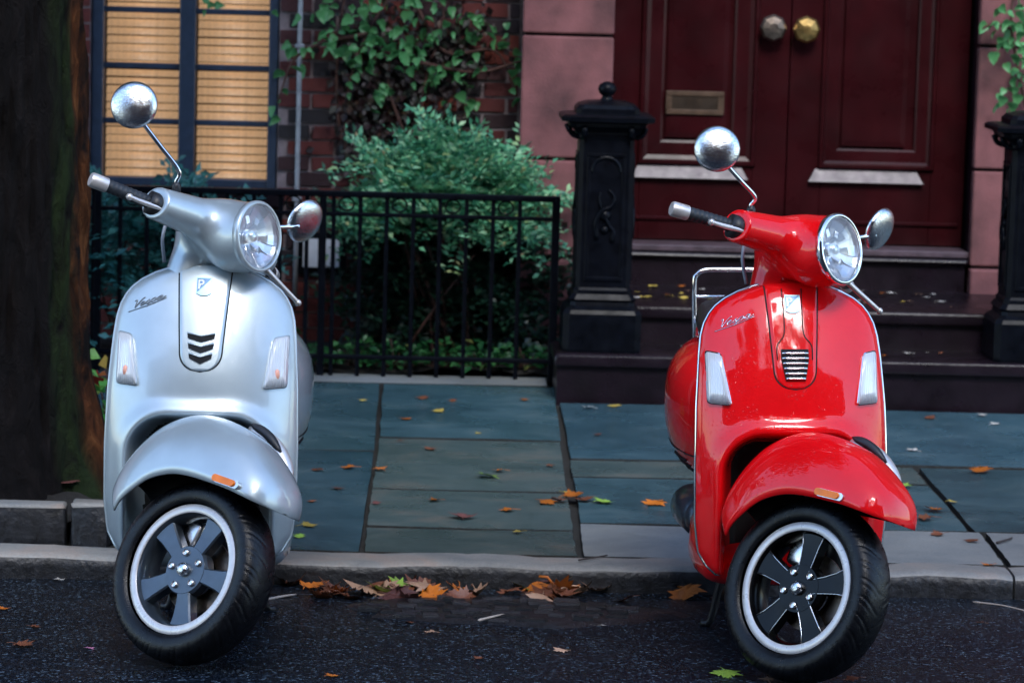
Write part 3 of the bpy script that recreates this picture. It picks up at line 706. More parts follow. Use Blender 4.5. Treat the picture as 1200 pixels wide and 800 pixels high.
# ------------------------------------------------------------------ railings
FY = 12.85
fence = tag(empty('iron_railing', (-.7, FY, .09)), 'black wrought iron garden railing in front of the shrub and window', 'railing')
FX0, FX1 = -2.9, .565
ft = .815
for nm, z, hh, dd in (('top_rail', ft, .012, .02), ('rail', .735, .008, .012), ('bottom_rail', .165, .009, .014)):
    wobj(nm, box(FX0, FX1, FY-dd, FY+dd, z-hh, z+hh, .004, 1), M_IRON, fence, smooth=False)
x = FX0+.05
while x < FX1-.04:
    wobj('baluster', box(x-.0085, x+.0085, FY-.0085, FY+.0085, .08, ft-.01, .002, 1), M_IRON, fence, smooth=False); x += .1055
wobj('post', join(box(FX1-.016, FX1+.016, FY-.016, FY+.016, .07, ft+.012, .003, 1)), M_IRON, fence, smooth=False)
for px_ in (-1.25, -.36): wobj('post', box(px_-.014, px_+.014, FY-.017, FY+.017, .07, ft-.008, .003, 1), M_IRON, fence, smooth=False)
sc_ = []
for cx in np.arange(FX0+.1, FX1-.05, .211): sc_.append(tube([(cx+.03*math.cos(a), FY, .775+.026*math.sin(a)) for a in np.linspace(0, 2*math.pi, 17)], .004, 5))
for s in sc_: wobj('ring_ornament', s, M_IRON, fence)
# front garden bed
V = [(x, y, .1+.06*math.sin(7*x)*math.sin(6*y)*.3+rng.normal(0, .006)) for x in np.linspace(-3.2, .56, 60) for y in np.linspace(12.94, 13.86, 16)]
struct(obj('garden_bed', (V, gridf(60, 16)), M_SOIL))

# ================================================================== PLANTS
def leafmesh(name, outline, mat, fold=.12):
    """flat outline with a raised centre and drooping rim"""
    n = len(outline); V = [(0, .5, .02)]+[(x*.55, .5+(y-.5)*.55, .05-.05*abs(x)) for x, y in outline]+[(x, y, -fold*(x*x+(y-.5)**2)*2+.03*math.sin(5*x+7*y)) for x, y in outline]
    F_ = [(0, 1+i, 1+(i+1) % n) for i in range(n)]+[(1+i, 1+n+i, 1+n+(i+1) % n, 1+(i+1) % n) for i in range(n)]
    o = obj(name, (V, F_), mat); me = o.data; bpy.data.objects.remove(o); return me
ivyo = [(0, 0), (.22, -.04), (.42, .12), (.40, .34), (.30, .5), (.24, .72), (.1, .9), (0, 1.06), (-.1, .9), (-.25, .7), (-.31, .5), (-.41, .33), (-.4, .1), (-.2, -.05)]
ivym = [leafmesh('leaf', [(x*s, y) for x, y in ivyo], M_IVY, f) for s, f in ((1, .2), (.8, .35), (1.1, .1))]
def vine(name, label, cat, clusters, Yw, stems, size, base):
    t = tag(empty(name, base), label, cat)
    S = []
    for s in stems: S.append(tube(spline([uy(x, y, Yw-.03-.05*q) for x, y, q in s], 24), np.linspace(.011, .004, 24), 6))
    wobj('stem', join(*S), M_STEMW, t)
    for cx, cy, rx, ry, n in clusters:
        for _ in range(n):
            a = rng.normal(0, .5, 2); p = uy(cx+a[0]*rx, cy+a[1]*ry, Yw-abs(rng.normal(.07, .05))-.02)
            s = size*rng.uniform(.55, 1.25)
            o = inst('leaf', ivym[rng.integers(3)], tuple(p), (rad(-rng.uniform(35, 120)), rad(rng.normal(0, 25)), rad(rng.normal(0, 45))), (s, s, s))
            # leaf tip hangs down and outward
            o.rotation_euler = (Matrix.Rotation(rad(rng.normal(0, 40)), 3, 'Y') @ Matrix.Rotation(rad(rng.normal(0, 35)), 3, 'Z') @ Matrix.Rotation(rad(90+180+rng.normal(15, 28)), 3, 'X')).to_euler()
            o.parent = t; o.matrix_parent_inverse = TINV(t)
    return t
VINE = vine('climbing_vine', 'green climbing vine trailing over the brick wall beside the window', 'vine',
     [(395, 30, 60, 40, 28), (445, 45, 50, 35, 46), (485, 62, 32, 28, 26), (495, 82, 25, 25, 8), (375, 45, 40, 30, 14), (343, 75, 22, 25, 6), (330, 112, 12, 30, 4), (530, 85, 38, 22, 14), (555, 50, 50, 40, 16), (540, 25, 40, 30, 12), (590, 55, 30, 25, 6),
      (624, 70, 18, 14, 5), (640, 78, 12, 8, 2), (600, 97, 22, 18, 5), (450, 112, 40, 28, 9), (560, 116, 25, 15, 4), (510, 0, 55, 20, 10), (440, 3, 55, 20, 12), (475, 140, 30, 20, 4), (420, 70, 30, 25, 8), (240, 5, 20, 10, 4)], WALL_Y,
     [[(470, 420, .2), (440, 300, 0), (410, 200, 0), (405, 120, 0), (430, 40, 1), (470, -20, 1)], [(480, 420, .2), (470, 260, 0), (485, 180, .2), (500, 90, .3), (520, 20, .3), (500, -30, 0)], [(450, 60, 1), (500, 75, 1.2), (560, 85, 1), (620, 70, 1.4), (645, 80, 2)],
      [(430, 40, 1), (380, 50, 1), (345, 70, 1.2), (325, 120, 1.4)], [(415, 190, 0), (440, 160, .3), (500, 150, .3), (540, 110, .4)], [(480, -10, 0), (520, 60, .4), (580, 60, .5), (605, 110, 1)], [(425, 230, 0), (398, 150, 0), (395, 60, .2), (405, -10, .2)], [(455, 240, .2), (475, 170, .5), (455, 100, .4), (465, 30, .2)]], .05, (.0, 13.8, .1))
C = []
for cx, cy, rx, ry, n in ((455, 60, 60, 70, 420), (440, 160, 45, 60, 380), (530, 60, 50, 50, 220), (500, 140, 45, 50, 220), (410, 110, 25, 90, 160)):
    for _ in range(n): C.append(uy(cx+rng.normal(0, .5)*rx, cy+rng.normal(0, .5)*ry, WALL_Y-abs(rng.normal(0, .035))-.006))
C = np.array(C); n = len(C); l = rng.uniform(.02, .05, n)
wobj('withered_foliage', leaf_cloud(C, np.stack([rng.normal(0, .7, n), rng.normal(-.3, .4, n), rng.normal(-.8, .5, n)], 1), np.tile([0, -1., .3], (n, 1))+rng.normal(0, .5, (n, 3)), l, l*.38), M_WITHER, VINE)['kind'] = 'stuff'
vine('ivy', 'green ivy hanging down the brownstone pier above the newel post', 'ivy', [(1186, 25, 22, 45, 26), (1190, 75, 16, 30, 14), (1182, 112, 14, 20, 9), (1162, 28, 14, 8, 4), (1200, 60, 20, 60, 16)], 13.49,
     [[(1215, 180, 0), (1195, 90, 0), (1185, 20, .2), (1195, -30, 0)], [(1190, 35, .2), (1165, 28, .6), (1148, 36, .8)]], .048, (2.6, 13.49, 1.5))
def sprayshrub(name, label, C0, R, nspray, L, Wd, mat, base, stems=10, low=-.15, ncup=1.0):
    t = tag(empty(name, base), label, 'shrub'); cen = []; D = []; N = []; ln = []
    C0 = np.array(C0); R = np.array(R)
    for _ in range(nspray):
        d = rdir(1)[0]
        while d[2] < low: d = rdir(1)[0]
        k = rng.uniform(.5, 1.0)+(.22*rng.random() if rng.random() < .25 else 0); p = C0+d*R*k*(1+.16*math.sin(6*d[0]+9*d[2])+.1*math.sin(13*d[0]))
        ax = d*np.array([1, 1, .5])+np.array([0, -.25, rng.uniform(-.25, .35)])+rng.normal(0, .3, 3); ax /= np.linalg.norm(ax)
        up = np.array([0, -.35, 1.0])+rng.normal(0, .25, 3); sd_ = np.cross(ax, up); sd_ /= np.linalg.norm(sd_); nn = np.cross(sd_, ax)
        m = rng.integers(7, 12); sl_ = L*rng.uniform(3.2, 5.2)
        for i in range(m):
            f = i/(m-1); q = p+ax*sl_*f-np.array([0, 0, .22])*sl_*f*f
            for s in (-1, 1):
                tw = ax*.55+sd_*s*.85+rng.normal(0, .2, 3)
                cen.append(q); D.append(tw); N.append(nn+rng.normal(0, .3, 3)); ln.append(L*(1.1-.45*f)*rng.uniform(.75, 1.2))
                if rng.random() < .7:
                    q2 = q+tw/np.linalg.norm(tw)*L*.7; cen.append(q2); D.append(tw+ax*rng.normal(0, .8)+nn*.2); N.append(nn+rng.normal(0, .35, 3)); ln.append(L*rng.uniform(.6, 1))
    cen = np.array(cen); ln = np.array(ln)
    f_ = wobj('foliage', leaf_cloud(cen, np.array(D), np.array(N), ln, ln*Wd), mat, t); f_['kind'] = 'stuff'
    S = []
    for _ in range(stems):
        e = C0+rdir(1)[0]*R*np.array([.7, .6, .5]); b_ = np.array(base)+np.array([rng.normal(0, .07), rng.normal(0, .05), 0])
        S.append(tube(spline([b_, b_*.6+e*.4+rng.normal(0, .04, 3), e], 8), np.linspace(.009, .004, 8), 5))
    wobj('stem', join(*S), M_STEMW, t); return t
sprayshrub('garden_shrub', 'large feathery blue green shrub behind the iron railing', (.155, 13.3, .68), (.345, .25, .31), 300, .046, .25, M_SHRUB, (.2, 13.35, .1), 14, -.2)
sprayshrub('garden_shrub', 'dark teal leaved shrub beneath the window behind the railing', (-1.15, 13.2, .48), (.38, .22, .27), 170, .06, .28, M_TEAL, (-1.15, 13.25, .1), 8, -.4)
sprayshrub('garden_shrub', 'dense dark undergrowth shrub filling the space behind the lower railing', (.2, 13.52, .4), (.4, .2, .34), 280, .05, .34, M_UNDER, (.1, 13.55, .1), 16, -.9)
def groundplant(name, label, cx, cy, z, r, n, L, mat, cat='plant', group=None, hgt=.12):
    t = tag(empty(name, (cx, cy, z)), label, cat, group)
    a = rng.uniform(0, 2*math.pi, n); rr = r*np.sqrt(rng.random(n)); C = np.stack([cx+rr*np.cos(a), cy+rr*np.sin(a)*.7, z+hgt*rng.random(n)*(1.1-rr/r)+.01], 1)
    D = np.stack([np.cos(a), np.sin(a), rng.uniform(-.2, .6, n)], 1)+rng.normal(0, .3, (n, 3)); N = np.tile([0, -.3, 1.], (n, 1))+rng.normal(0, .4, (n, 3)); l = L*rng.uniform(.6, 1.2, n)
    wobj('foliage', leaf_cloud(C, D, N, l, l*.34), mat, t)['kind'] = 'stuff'
    st = [tube([(cx, cy, z-.01), tuple(C[i])], .0025, 4) for i in range(0, n, max(1, n//14))]; wobj('stem', join(*st), M_STEMW, t); return t
for i, x in enumerate((-.42, -.24, -.06, .13, .3, .46)):
    groundplant('ground_plant', 'low green leafy plant at the foot of the iron railing', x, 13.02+.05*(i % 2), .11, .13, 120, .045, M_GRND, group='plants along the railing foot')
groundplant('coleus_plant', 'small bright plant with yellow green and dark red leaves behind the tree', -1.04, 11.15, .1, .13, 110, .07, M_COLEUS, hgt=.3)

# ================================================================== SCOOTERS
EPS = rad(27); SA = Vector((0, .42, 1.0)); SAX = Vector((0, math.sin(EPS), math.cos(EPS)))
WZ = np.array([.19, .2, .215, .235, .27, .35, .5, .65, .78, .83, .86, .885, .905, .925, .943, .957, .967, .973])
WW = np.array([.13, .165, .195, .22, .24, .249, .25, .246, .237, .231, .222, .209, .193, .168, .134, .095, .055, .01])
ycp = np.polyfit([.19, .3, .4, .5, .6, .7, .8, .9, .975], [.245, .228, .222, .226, .24, .264, .303, .352, .395], 4)
def Wz(z): return np.interp(z, WZ, WW)
def cav(x, z):
    """distance inside the wheel arch opening (positive inside)"""
    hw, top, r = .183, .585, .105
    qx = np.abs(x)-(hw-r); qz = z-(top-r)
    d = np.minimum(np.maximum(qx, qz), 0)+np.hypot(np.maximum(qx, 0), np.maximum(qz, 0))-r
    return -d
def sstep(a, b, x): t_ = np.clip((x-a)/(b-a), 0, 1); return t_*t_*(3-2*t_)
def yfront(x, z):
    x = np.asarray(x, float); z = np.asarray(z, float)
    y = np.polyval(ycp, z)+.085*(np.abs(x)/.25)**2.7
    y = y-.006*np.exp(-((x/.085)**2))*sstep(.58, .72, z)          # raised spine under the horn cover
    e = np.maximum(Wz(z)-np.abs(x), 0); top = np.maximum(.973-z, 0)
    y = y+.012*np.exp(-e/.012)+.012*np.exp(-top/.012)
    c = cav(x, z)
    y = y-.014*np.exp(-((c+.018)/.022)**2)+.16*sstep(-.012, .05, c)
    return y
def on_shield(x, z, off=0.0): return (float(x), float(yfront(x, z))-off, float(z))
def conform(pts2d, off, back=.004):
    """flat outline (x,z) laid on the leg shield as a thin plate"""
    n = len(pts2d); cx = sum(p[0] for p in pts2d)/n; cz = sum(p[1] for p in pts2d)/n; V = []
    for k in (0, .5, 1): V += [on_shield(cx+(x-cx)*k, cz+(z-cz)*k, off) for x, z in pts2d] if k else [on_shield(cx, cz, off)]
    V += [on_shield(x, z, -back) for x, z in pts2d]
    F_ = [(0, 1+i, 1+(i+1) % n) for i in range(n)]
    for r in (1, 1+n): F_ += [(r+i, r+n+i, r+n+(i+1) % n, r+(i+1) % n) for i in range(n)]
    return V, [f[::-1] for f in F_]
def densify(pts, k=6): return [(a[0]+(b[0]-a[0])*j/k, a[1]+(b[1]-a[1])*j/k) for a, b in zip(pts, pts[1:]+pts[:1]) for j in range(k)]
def rounded(pts, r=.006, k=4):
    out = []; n = len(pts)
    for i in range(n):
        p = Vector(pts[i]); a = (Vector(pts[i-1])-p).normalized(); b = (Vector(pts[(i+1) % n])-p).normalized()
        for t_ in np.linspace(0, 1, k): out.append(tuple((p+a*r)*(1-t_)**2+p*2*t_*(1-t_)+(p+b*r)*t_**2))
    return out
def smooth_mesh(VF, it=4):
    V = np.array(VF[0]); E = set()
    for f in VF[1]:
        for a, b in zip(f, f[1:]+f[:1]): E.add((min(a, b), max(a, b)))
    E = np.array(list(E)); cnt = np.zeros(len(V)); np.add.at(cnt, E[:, 0], 1); np.add.at(cnt, E[:, 1], 1)
    for k in range(it):
        for lam in (.5, -.52):
            A = np.zeros_like(V); np.add.at(A, E[:, 0], V[E[:, 1]]); np.add.at(A, E[:, 1], V[E[:, 0]]); V = V+lam*(A/cnt[:, None]-V)
    return V.tolist(), VF[1]
# handlebar cover shape, shared by both scooters
HC = np.array([0, .285, 1.085]); HN = np.array([0, -math.cos(rad(18)), math.sin(rad(18))])
def hsdf(P):
    d = smin(sdcap(P, HC+HN*.03, HC-HN*.07, .0905, .0885), sdcap(P, HC-HN*.06, (0, .475, 1.062), .088, .062), .02)
    ax_ = np.abs(P[..., 0]); Q = np.stack([ax_, P[..., 1], P[..., 2]], -1)
    arm = sdcap(Q, (.0, .40, 1.078), (.25, .442, 1.05), .06, .042, (1, .95, 1.0))
    d = smin(d, arm, .05)
    neck = sdcap(P, (0, .475, 1.06), (0, .452, .86), .056, .052); d = smin(d, neck, .04)
    d = np.maximum(d, ax_-.236)
    rel = P-HC; dep = rel@HN; rr = np.linalg.norm(rel-dep[..., None]*HN, axis=-1)
    d = np.maximum(d, dep-.006)
    return np.maximum(d, -np.maximum(rr-.0815, -.06-dep))
HEADSET = smooth_mesh(surfnet(hsdf, (-.25, .17, .88), (.25, .58, 1.2), .0045), 3)

def scooter(name, label, loc, yaw, lean, steer, P, opt):
    root = empty(name, loc, (0, rad(lean), rad(yaw))); tag(root, label, 'scooter', None)
    S4 = Matrix.Translation(SA) @ Matrix.Rotation(rad(steer), 4, SAX) @ Matrix.Translation(-SA)
    def put(nm, VF, mat, parent=root, st=False, **k): return obj(nm, xform(VF, S4) if st else VF, mat, parent, **k)
    # ---- leg shield
    nu, nv = 121, 150
    zs = np.concatenate([np.linspace(.19, .86, 104), np.linspace(.865, .973, 46)]); us = np.sin(np.linspace(-1, 1, nu)*math.pi/2)
    V = []; 
    for u in us:
        xx = u*Wz(zs); V += list(zip(xx, yfront(xx, zs), zs))
    F_ = gridf(nu, nv); idx = [1 if cav((V[f[0]][0]+V[f[2]][0])/2, (V[f[0]][2]+V[f[2]][2])/2) > .03 else 0 for f in F_]
    shield = put('leg_shield', (V, F_), [P, M_LINER], idx=idx)
    # inner face of the shield
    V = []
    for u in us[::4]:
        xx = u*Wz(zs[::3])*.992; ye = np.polyval(ycp, zs[::3])+.085+.026; V += list(zip(xx, np.maximum(ye-.05*np.exp(-(.973-zs[::3])/.03), yfront(xx, zs[::3])+.012), zs[::3]))
    put('inner_shield', (V, [f[::-1] for f in gridf(len(us[::4]), len(zs[::3]))]), M_BLACKP)
    zz = np.concatenate([np.linspace(.2, .86, 40), np.linspace(.865, .973, 26)])
    L = [(-Wz(z), float(yfront(-Wz(z), z))+.006, z) for z in zz]; path = L+[(-p[0], p[1], p[2]) for p in L[::-1]]
    put('edge_trim', tube(path, .0055, 8), opt['trim'], shield)
    # ---- horn cover with seam
    def cover(grow, off, nm, mat, par, zb=.705, zt=.968):
        zb -= grow; n1, n2 = 31, 60; V = []
        for i in range(n1):
            u = -1+2*i/(n1-1)
            for j in range(n2):
                z = zb+(zt-zb)*j/(n2-1); hw = .052+.019*(z-zb)/(zt-zb)+grow
                q = min((z-zb)/.05, 1); hw *= math.sqrt(max(0, 1-(1-q)**2.6))
                x = u*hw; edge = min(1, (hw-abs(x))/.005, (z-zb)/.004+.02) if grow == 0 else 1
                V.append(on_shield(x, z, off*max(0, edge)-(.002 if edge <= 0 else 0)))
        return put(nm, (V, gridf(n1, n2)), mat, par)
    hc = cover(0, .0045, 'horn_cover', P, root)
    cover(.0017, .0009, 'cover_gap', M_SEAM, hc)
    if opt['grille'] == 'chevron':
        for k, zc in enumerate((.80, .775, .75)):
            w_ = .036-.003*k; dp_ = .010+.002*k
            out = [(-w_, zc), (0, zc-dp_*.7), (w_, zc), (w_*.97, zc-.010), (0, zc-.010-dp_), (-w_*.97, zc-.010)]
            put('vent_slot', conform(densify(out, 4), .0085), M_SEAM, hc, smooth=False)
            ln_ = [on_shield(x, z, .0105) for x, z in [(-w_-.001, zc+.003), (-w_/2, zc+.003-dp_*.35), (0, zc+.003-dp_*.7), (w_/2, zc+.003-dp_*.35), (w_+.001, zc+.003)]]
            put('vent_blade', tube(ln_, .0022, 6), P, hc)
    else:
        out = [(-.036, .806), (.036, .806), (.036, .78), (.026, .728), (-.026, .728), (-.036, .78)]
        put('grille_backing', conform(densify(out, 5), .0085), M_SEAM, hc, smooth=False)
        for k in range(6):
            z = .797-k*.0126; w_ = .034-(.0 if z > .78 else (.78-z)*.2)
            put('grille_slat', tube([on_shield(x, z-.0002, .0115) for x in np.linspace(-w_, w_, 7)], .0034, 6), M_CHROME, hc)
        for s in (-1, 1):   # pressed ridge of the tie-shaped centre strip
            put('tie_ridge', tube(spline([on_shield(s*.026, .955, .006), on_shield(s*.024, .88, .006), on_shield(s*.027, .84, .006), on_shield(s*.045, .815, .006), on_shield(s*.046, .78, .006)], 16), .0016, 5), M_SEAM, hc)
    # badge
    bz = .918; bw = .0205
    sq = [(-bw, bz+.022), (bw, bz+.022), (bw, bz-.016), (.008, bz-.022), (-.008, bz-.022), (-bw, bz-.016)]
    bd = put('badge', conform(densify(sq, 3), .0095), M_BADGEL, hc, smooth=False)
    put('badge_field', conform(densify([(-bw+.002, bz+.02), (bw-.003, bz+.02), (-bw+.002, bz-.014)], 4), .0108), M_BADGE, hc, smooth=False)
    lt = [(-.016, bz+.0175), (-.005, bz+.0175), (-.0005, bz+.0145), (-.0005, bz+.0075), (-.005, bz+.0045), (-.0115, bz+.0045), (-.0115, bz-.006), (-.016, bz-.006)]
    put('badge_letter', conform(lt, .0122), M_LETTERW, hc, smooth=False)
    put('badge_counter', conform([(-.0115, bz+.0138), (-.006, bz+.0138), (-.0045, bz+.012), (-.0045, bz+.0095), (-.006, bz+.008), (-.0115, bz+.008)], .0128), M_BADGE, hc, smooth=False)
    # script lettering (x along, z up, slanted)
    strokes = [[(0, 1.1), (.05, 1.25), (.12, 1.15), (.16, .4), (.2, 0), (.3, .5), (.42, 1.1), (.55, 1.3)], [(.42, .3), (.6, .42), (.64, .62), (.55, .66), (.47, .4), (.52, .05), (.66, .08), (.8, .35)],
               [(.8, .35), (.92, .68), (.9, .45), (.98, .15), (.9, .02), (.8, .1)], [(.98, .15), (1.1, .45), (1.13, .62), (1.06, .1), (.98, -.5)], [(1.1, .45), (1.25, .64), (1.33, .5), (1.3, .15), (1.18, .03), (1.09, .15)],
               [(1.33, .1), (1.5, .5), (1.66, .62), (1.52, .62), (1.44, .3), (1.5, .04), (1.62, .2), (1.7, .6), (1.68, .1), (1.78, .02), (1.95, .3)], [(-.1, -.42), (.6, -.35), (1.3, -.3), (2.05, -.12)]]
    sv = []
    for s in strokes:
        pts = [on_shield(-.192+.046*x+.008*z, .852+.017*z+.0175*x, .0015) for x, z in s]; sv.append(tube(spline(pts, 5*len(pts)), .00135, 5))
    put('script_lettering', join(*sv), opt['letter'], shield)
    # turn signals
    for s in (-1, 1):
        q = [(s*.187, .788), (s*.2245, .792), (s*.2225, .664), (s*.165, .663)]
        if s > 0: q = q[::-1]
        q = rounded(q, .009, 4)
        b = put('turn_signal', conform(densify([(x*1.0+(x-s*.2)*.07, z+(z-.727)*.05) for x, z in q], 1), .0022), opt['sigframe'])
        put('bulb', lathe([(0, .0), (.006, .004), (.0075, .015), (.006, .026), (0, .03)], on_shield(s*.198, .682, .002), (0, 0, 1), 14), M_BULB, b) if opt['bulb'] else None
        put('lens', conform(densify(q, 1), .011), M_SIG, b, smooth=True)
    # ---- lower body, floor, rear body, seat
    V = []; st_ = [(.30, .2, .20, .30), (.38, .222, .165, .27), (.55, .225, .15, .255), (.72, .22, .15, .255), (.86, .2, .16, .3)]
    for y, hw, z0, z1 in st_:
        for a in np.linspace(0, 2*math.pi, 28, endpoint=False):
            c_, s_ = math.cos(a), math.sin(a); V.append((hw*math.copysign(abs(c_)**.5, c_), y, (z0+z1)/2+(z1-z0)/2*math.copysign(abs(s_)**.6, s_)))
    F_ = [(i*28+k, i*28+28+k, i*28+28+(k+1) % 28, i*28+(k+1) % 28) for i in range(4) for k in range(28)]+[tuple(range(28)), tuple(4*28+k for k in range(28))[::-1]]
    put('floorboard', (V, F_), [P])
    st_ = spline([(.70, .11, .36, .60), (.80, .17, .34, .69), (.95, .222, .325, .74), (1.1, .24, .325, .75), (1.28, .226, .345, .74), (1.45, .165, .40, .72), (1.56, .10, .47, .70), (1.61, .02, .55, .66)], 40)
    V = []; n = 40
    for y, hw, z0, z1 in st_:
        for a in np.linspace(0, 2*math.pi, n, endpoint=False):
            c_, s_ = math.cos(a), math.sin(a); V.append((hw*math.copysign(abs(c_)**.8, c_), y, (z0+z1)/2+(z1-z0)/2*math.copysign(abs(s_)**.75, s_)))
    F_ = [(i*n+k, i*n+n+k, i*n+n+(k+1) % n, i*n+(k+1) % n) for i in range(39) for k in range(n)]+[tuple(range(n)), tuple(39*n+k for k in range(n))[::-1]]
    rb = put('rear_body', (V, F_), P)
    def side_x(y, z):
        i = np.argmin(np.abs(st_[:, 0]-y)); _, hw, z0, z1 = st_[i]; s_ = abs((z-(z0+z1)/2)/((z1-z0)/2)); s_ = min(s_, .999)**(1/.75); return hw*(1-s_*s_)**.4
    for s in (-1, 1):
        put('body_crease', tube([(s*(side_x(y, .43)+.0005), y, .43) for y in np.linspace(.84, 1.42, 26)], .0022, 5), M_SEAM, rb)
        for k in range(3): put('cooling_slot', tube([(s*(side_x(y, .405-k*.016)+.001), y, .405-k*.016-.02*(y-1)) for y in np.linspace(.96, 1.14, 12)], .0042, 6), M_SEAM, rb)
        put('rear_signal', lathe([(0, .03), (.02, .024), (.03, .008), (.032, 0)], (s*.185, 1.3, .6), (s, .5, 0), 16), M_TAIL, rb)
    put('tail_light', lathe([(0, .03), (.03, .026), (.045, .01), (.048, -.02)], (0, 1.59, .6), (0, 1, 0), 20), M_TAIL, rb)
    V = []; sst = spline([(.76, .05, .72, .755), (.82, .12, .71, .80), (1.0, .15, .71, .80), (1.2, .145, .71, .815), (1.4, .12, .70, .82), (1.5, .05, .70, .77)], 24)
    for y, hw, z0, z1 in sst:
        for a in np.linspace(0, 2*math.pi, 24, endpoint=False):
            c_, s_ = math.cos(a), math.sin(a); V.append((hw*math.copysign(abs(c_)**.7, c_), y, (z0+z1)/2+(z1-z0)/2*math.copysign(abs(s_)**.7, s_)))
    put('seat', (V, [(i*24+k, i*24+24+k, i*24+24+(k+1) % 24, i*24+(k+1) % 24) for i in range(23) for k in range(24)]+[tuple(range(24)), tuple(23*24+k for k in range(24))[::-1]]), M_SEAT)
    # ---- wheels
    def tyre(c, R, hwid, n=420, m=50):
        V = []; sec = []
        for j in range(m):
            a = -1.02*math.pi*.5-.55+(math.pi+1.1+.04*math.pi)*j/(m-1)   # from inner bead round the tread
            s_, c_ = math.sin(a), math.cos(a); sec.append((hwid*math.copysign(abs(s_)**.85, s_), R-.040+.040*math.copysign(abs(c_)**.85, c_)))
        for i in range(n):
            th = 2*math.pi*i/n
            for x, r in sec:
                g = 0
                if r > R-.03:
                    ph = th/(2*math.pi)*30+abs(x)*16+(.5 if x > 0 else 0); f = ph % 1.0
                    g = .0035*max(0, 1-abs(f-.1)/.07)*(1 if abs(x) > .008 else 0)+.003*max(0, 1-abs(f-.45)/.05)*(1 if abs(x) > .025 else 0)
                elif abs(r-(R-.045)) < .004: g = -.0015
                V.append((c[0]+x, c[1]+(r-g)*math.cos(th), c[2]+(r-g)*math.sin(th)))
        return V, gridf(n, m, True)
    WC = opt['wheel']
    def xl(prof, seg=64, c=WC, caps=False): return lathe([(r, x) for r, x in prof], c, (-1, 0, 0), seg, caps)   # height = towards the open (right hand) side
    fw = put('front_wheel', xl([(.166, -.046), (.150, -.042), (.140, -.02), (.138, .028), (.145, .041), (.1465, .044)]), opt['wheelmat'], st=True, auto=40)
    put('tyre', tyre(WC, .236, .0605), M_RUB, fw, st=True)
    put('rim_ring', xl([(.1475, .040), (.1475, .0455), (.151, .048), (.165, .0475), (.1695, .0445), (.170, .038), (.166, .034)]), M_RING, fw, st=True, auto=50)
    for k in range(5):
        a = rad(90+72*k+opt['spin']); e = Vector((0, math.cos(a), math.sin(a))); f = Vector((0, -math.sin(a), math.cos(a))); o_ = Vector((-1, 0, 0)); c_ = Vector(WC)
        V = []; prof = [(.028, .020, .034), (.05, .0195, .034), (.08, .0225, .032), (.115, .0275, .032), (.142, .035, .034)]
        for r, hw, h in prof:
            for t_, d in ((-hw, h-.032), (-hw, h-.004), (-hw+.004, h), (hw-.004, h), (hw, h-.004), (hw, h-.032)): V.append(c_+e*r+f*t_+o_*d)
        F_ = [(i*6+q, i*6+q+1, i*6+6+q+1, i*6+6+q) for i in range(4) for q in range(5)]+[tuple(range(6))[::-1], tuple(24+q for q in range(6))]
        put('spoke', (V, F_), opt['wheelmat'], fw, st=True, auto=30)
        if opt['edge']:
            put('spoke_edge', join(*[tube([c_+e*r+f*(s*(hw-.001))+o_*(h-.001) for r, hw, h in prof], .0016, 5) for s in (-1, 1)]), M_ALU, fw, st=True)
        a2 = a+rad(36); e2 = Vector((0, math.cos(a2), math.sin(a2)))
        put('wheel_bolt', lathe([(.0095, 0), (.0095, .006), (.007, .0085), (.0065, .005), (0, .005)], c_+e2*.045+o_*.0335, (-1, 0, 0), 10), M_ALU, fw, st=True, auto=30)
    put('hub', xl([(.066, .0), (.066, .026), (.061, .0343), (.0, .0348)], 40), opt['wheelmat'], fw, st=True, auto=30)
    put('hub_cap', xl([(.0185, .032), (.0185, .042), (.016, .049), (.009, .053), (0, .054)], 24), M_CHROMEW, fw, st=True)
    put('brake_disc', join(xl([(.055, -.022), (.1, -.022), (.1, -.027), (.055, -.027), (.055, -.022)], 56)), M_BRONZE, fw, st=True, auto=30)
    c_ = Vector(WC)
    put('brake_caliper', box(c_.x+.008, c_.x+.055, c_.y+.045, c_.y+.105, c_.z+.05, c_.z+.125, .012, 2), M_ALU, st=True)
    put('suspension_arm', join(tube(spline([(c_.x+.03, c_.y, c_.z), (c_.x+.085, c_.y+.01, c_.z+.01), (c_.x+.1, c_.y+.06, c_.z+.06), (c_.x+.085, c_.y+.1, c_.z+.18), (.04, .20, .52)], 16), .02, 10), tube([(c_.x+.1, c_.y, c_.z+.02), (c_.x+.09, c_.y+.08, c_.z+.3)], .028, 12)), M_BLACKP, st=True)
    put('suspension_cover', smooth_mesh(tube(spline([(.11, .13, .622), (.125, .08, .617), (.134, .03, .6), (.138, -.02, .562), (.138, -.04, .52)], 16), [.006, .014, .019, .021, .021, .021, .021, .021, .021, .021, .021, .02, .019, .017, .012, .004], 12), 1), M_GEND, st=True)
    put('cover_inlay', tube(spline([(.1, .12, .634), (.112, .065, .625), (.12, .005, .598)], 10), [.003, .009, .012, .013, .013, .013, .013, .011, .008, .003], 8), M_BLACKP, st=True)
    # rear wheel stands on the lower gutter
    RC = (0, opt['rear_y'], opt['rear_z']+.2365)
    rw = put('rear_wheel', lathe([(.05, -.05), (.135, -.045), (.14, 0), (.135, .045), (.05, .05)], RC, (-1, 0, 0), 40), opt['wheelmat'], auto=30)
    put('tyre', tyre(RC, .236, .062, 160, 30), M_RUB, rw)
    put('engine_case', box(.02, .16, .85, RC[1]+.1, .12, .38, .05, 3), M_BLACKP)
    mf = put('exhaust_muffler', lathe([(0, -.01), (.045, 0), (.058, .03), (.06, .3), (.05, .37), (.02, .39), (0, .392)], (-.137, .98, .235), (-.02, 1, -.05), 24), opt['muffler'])
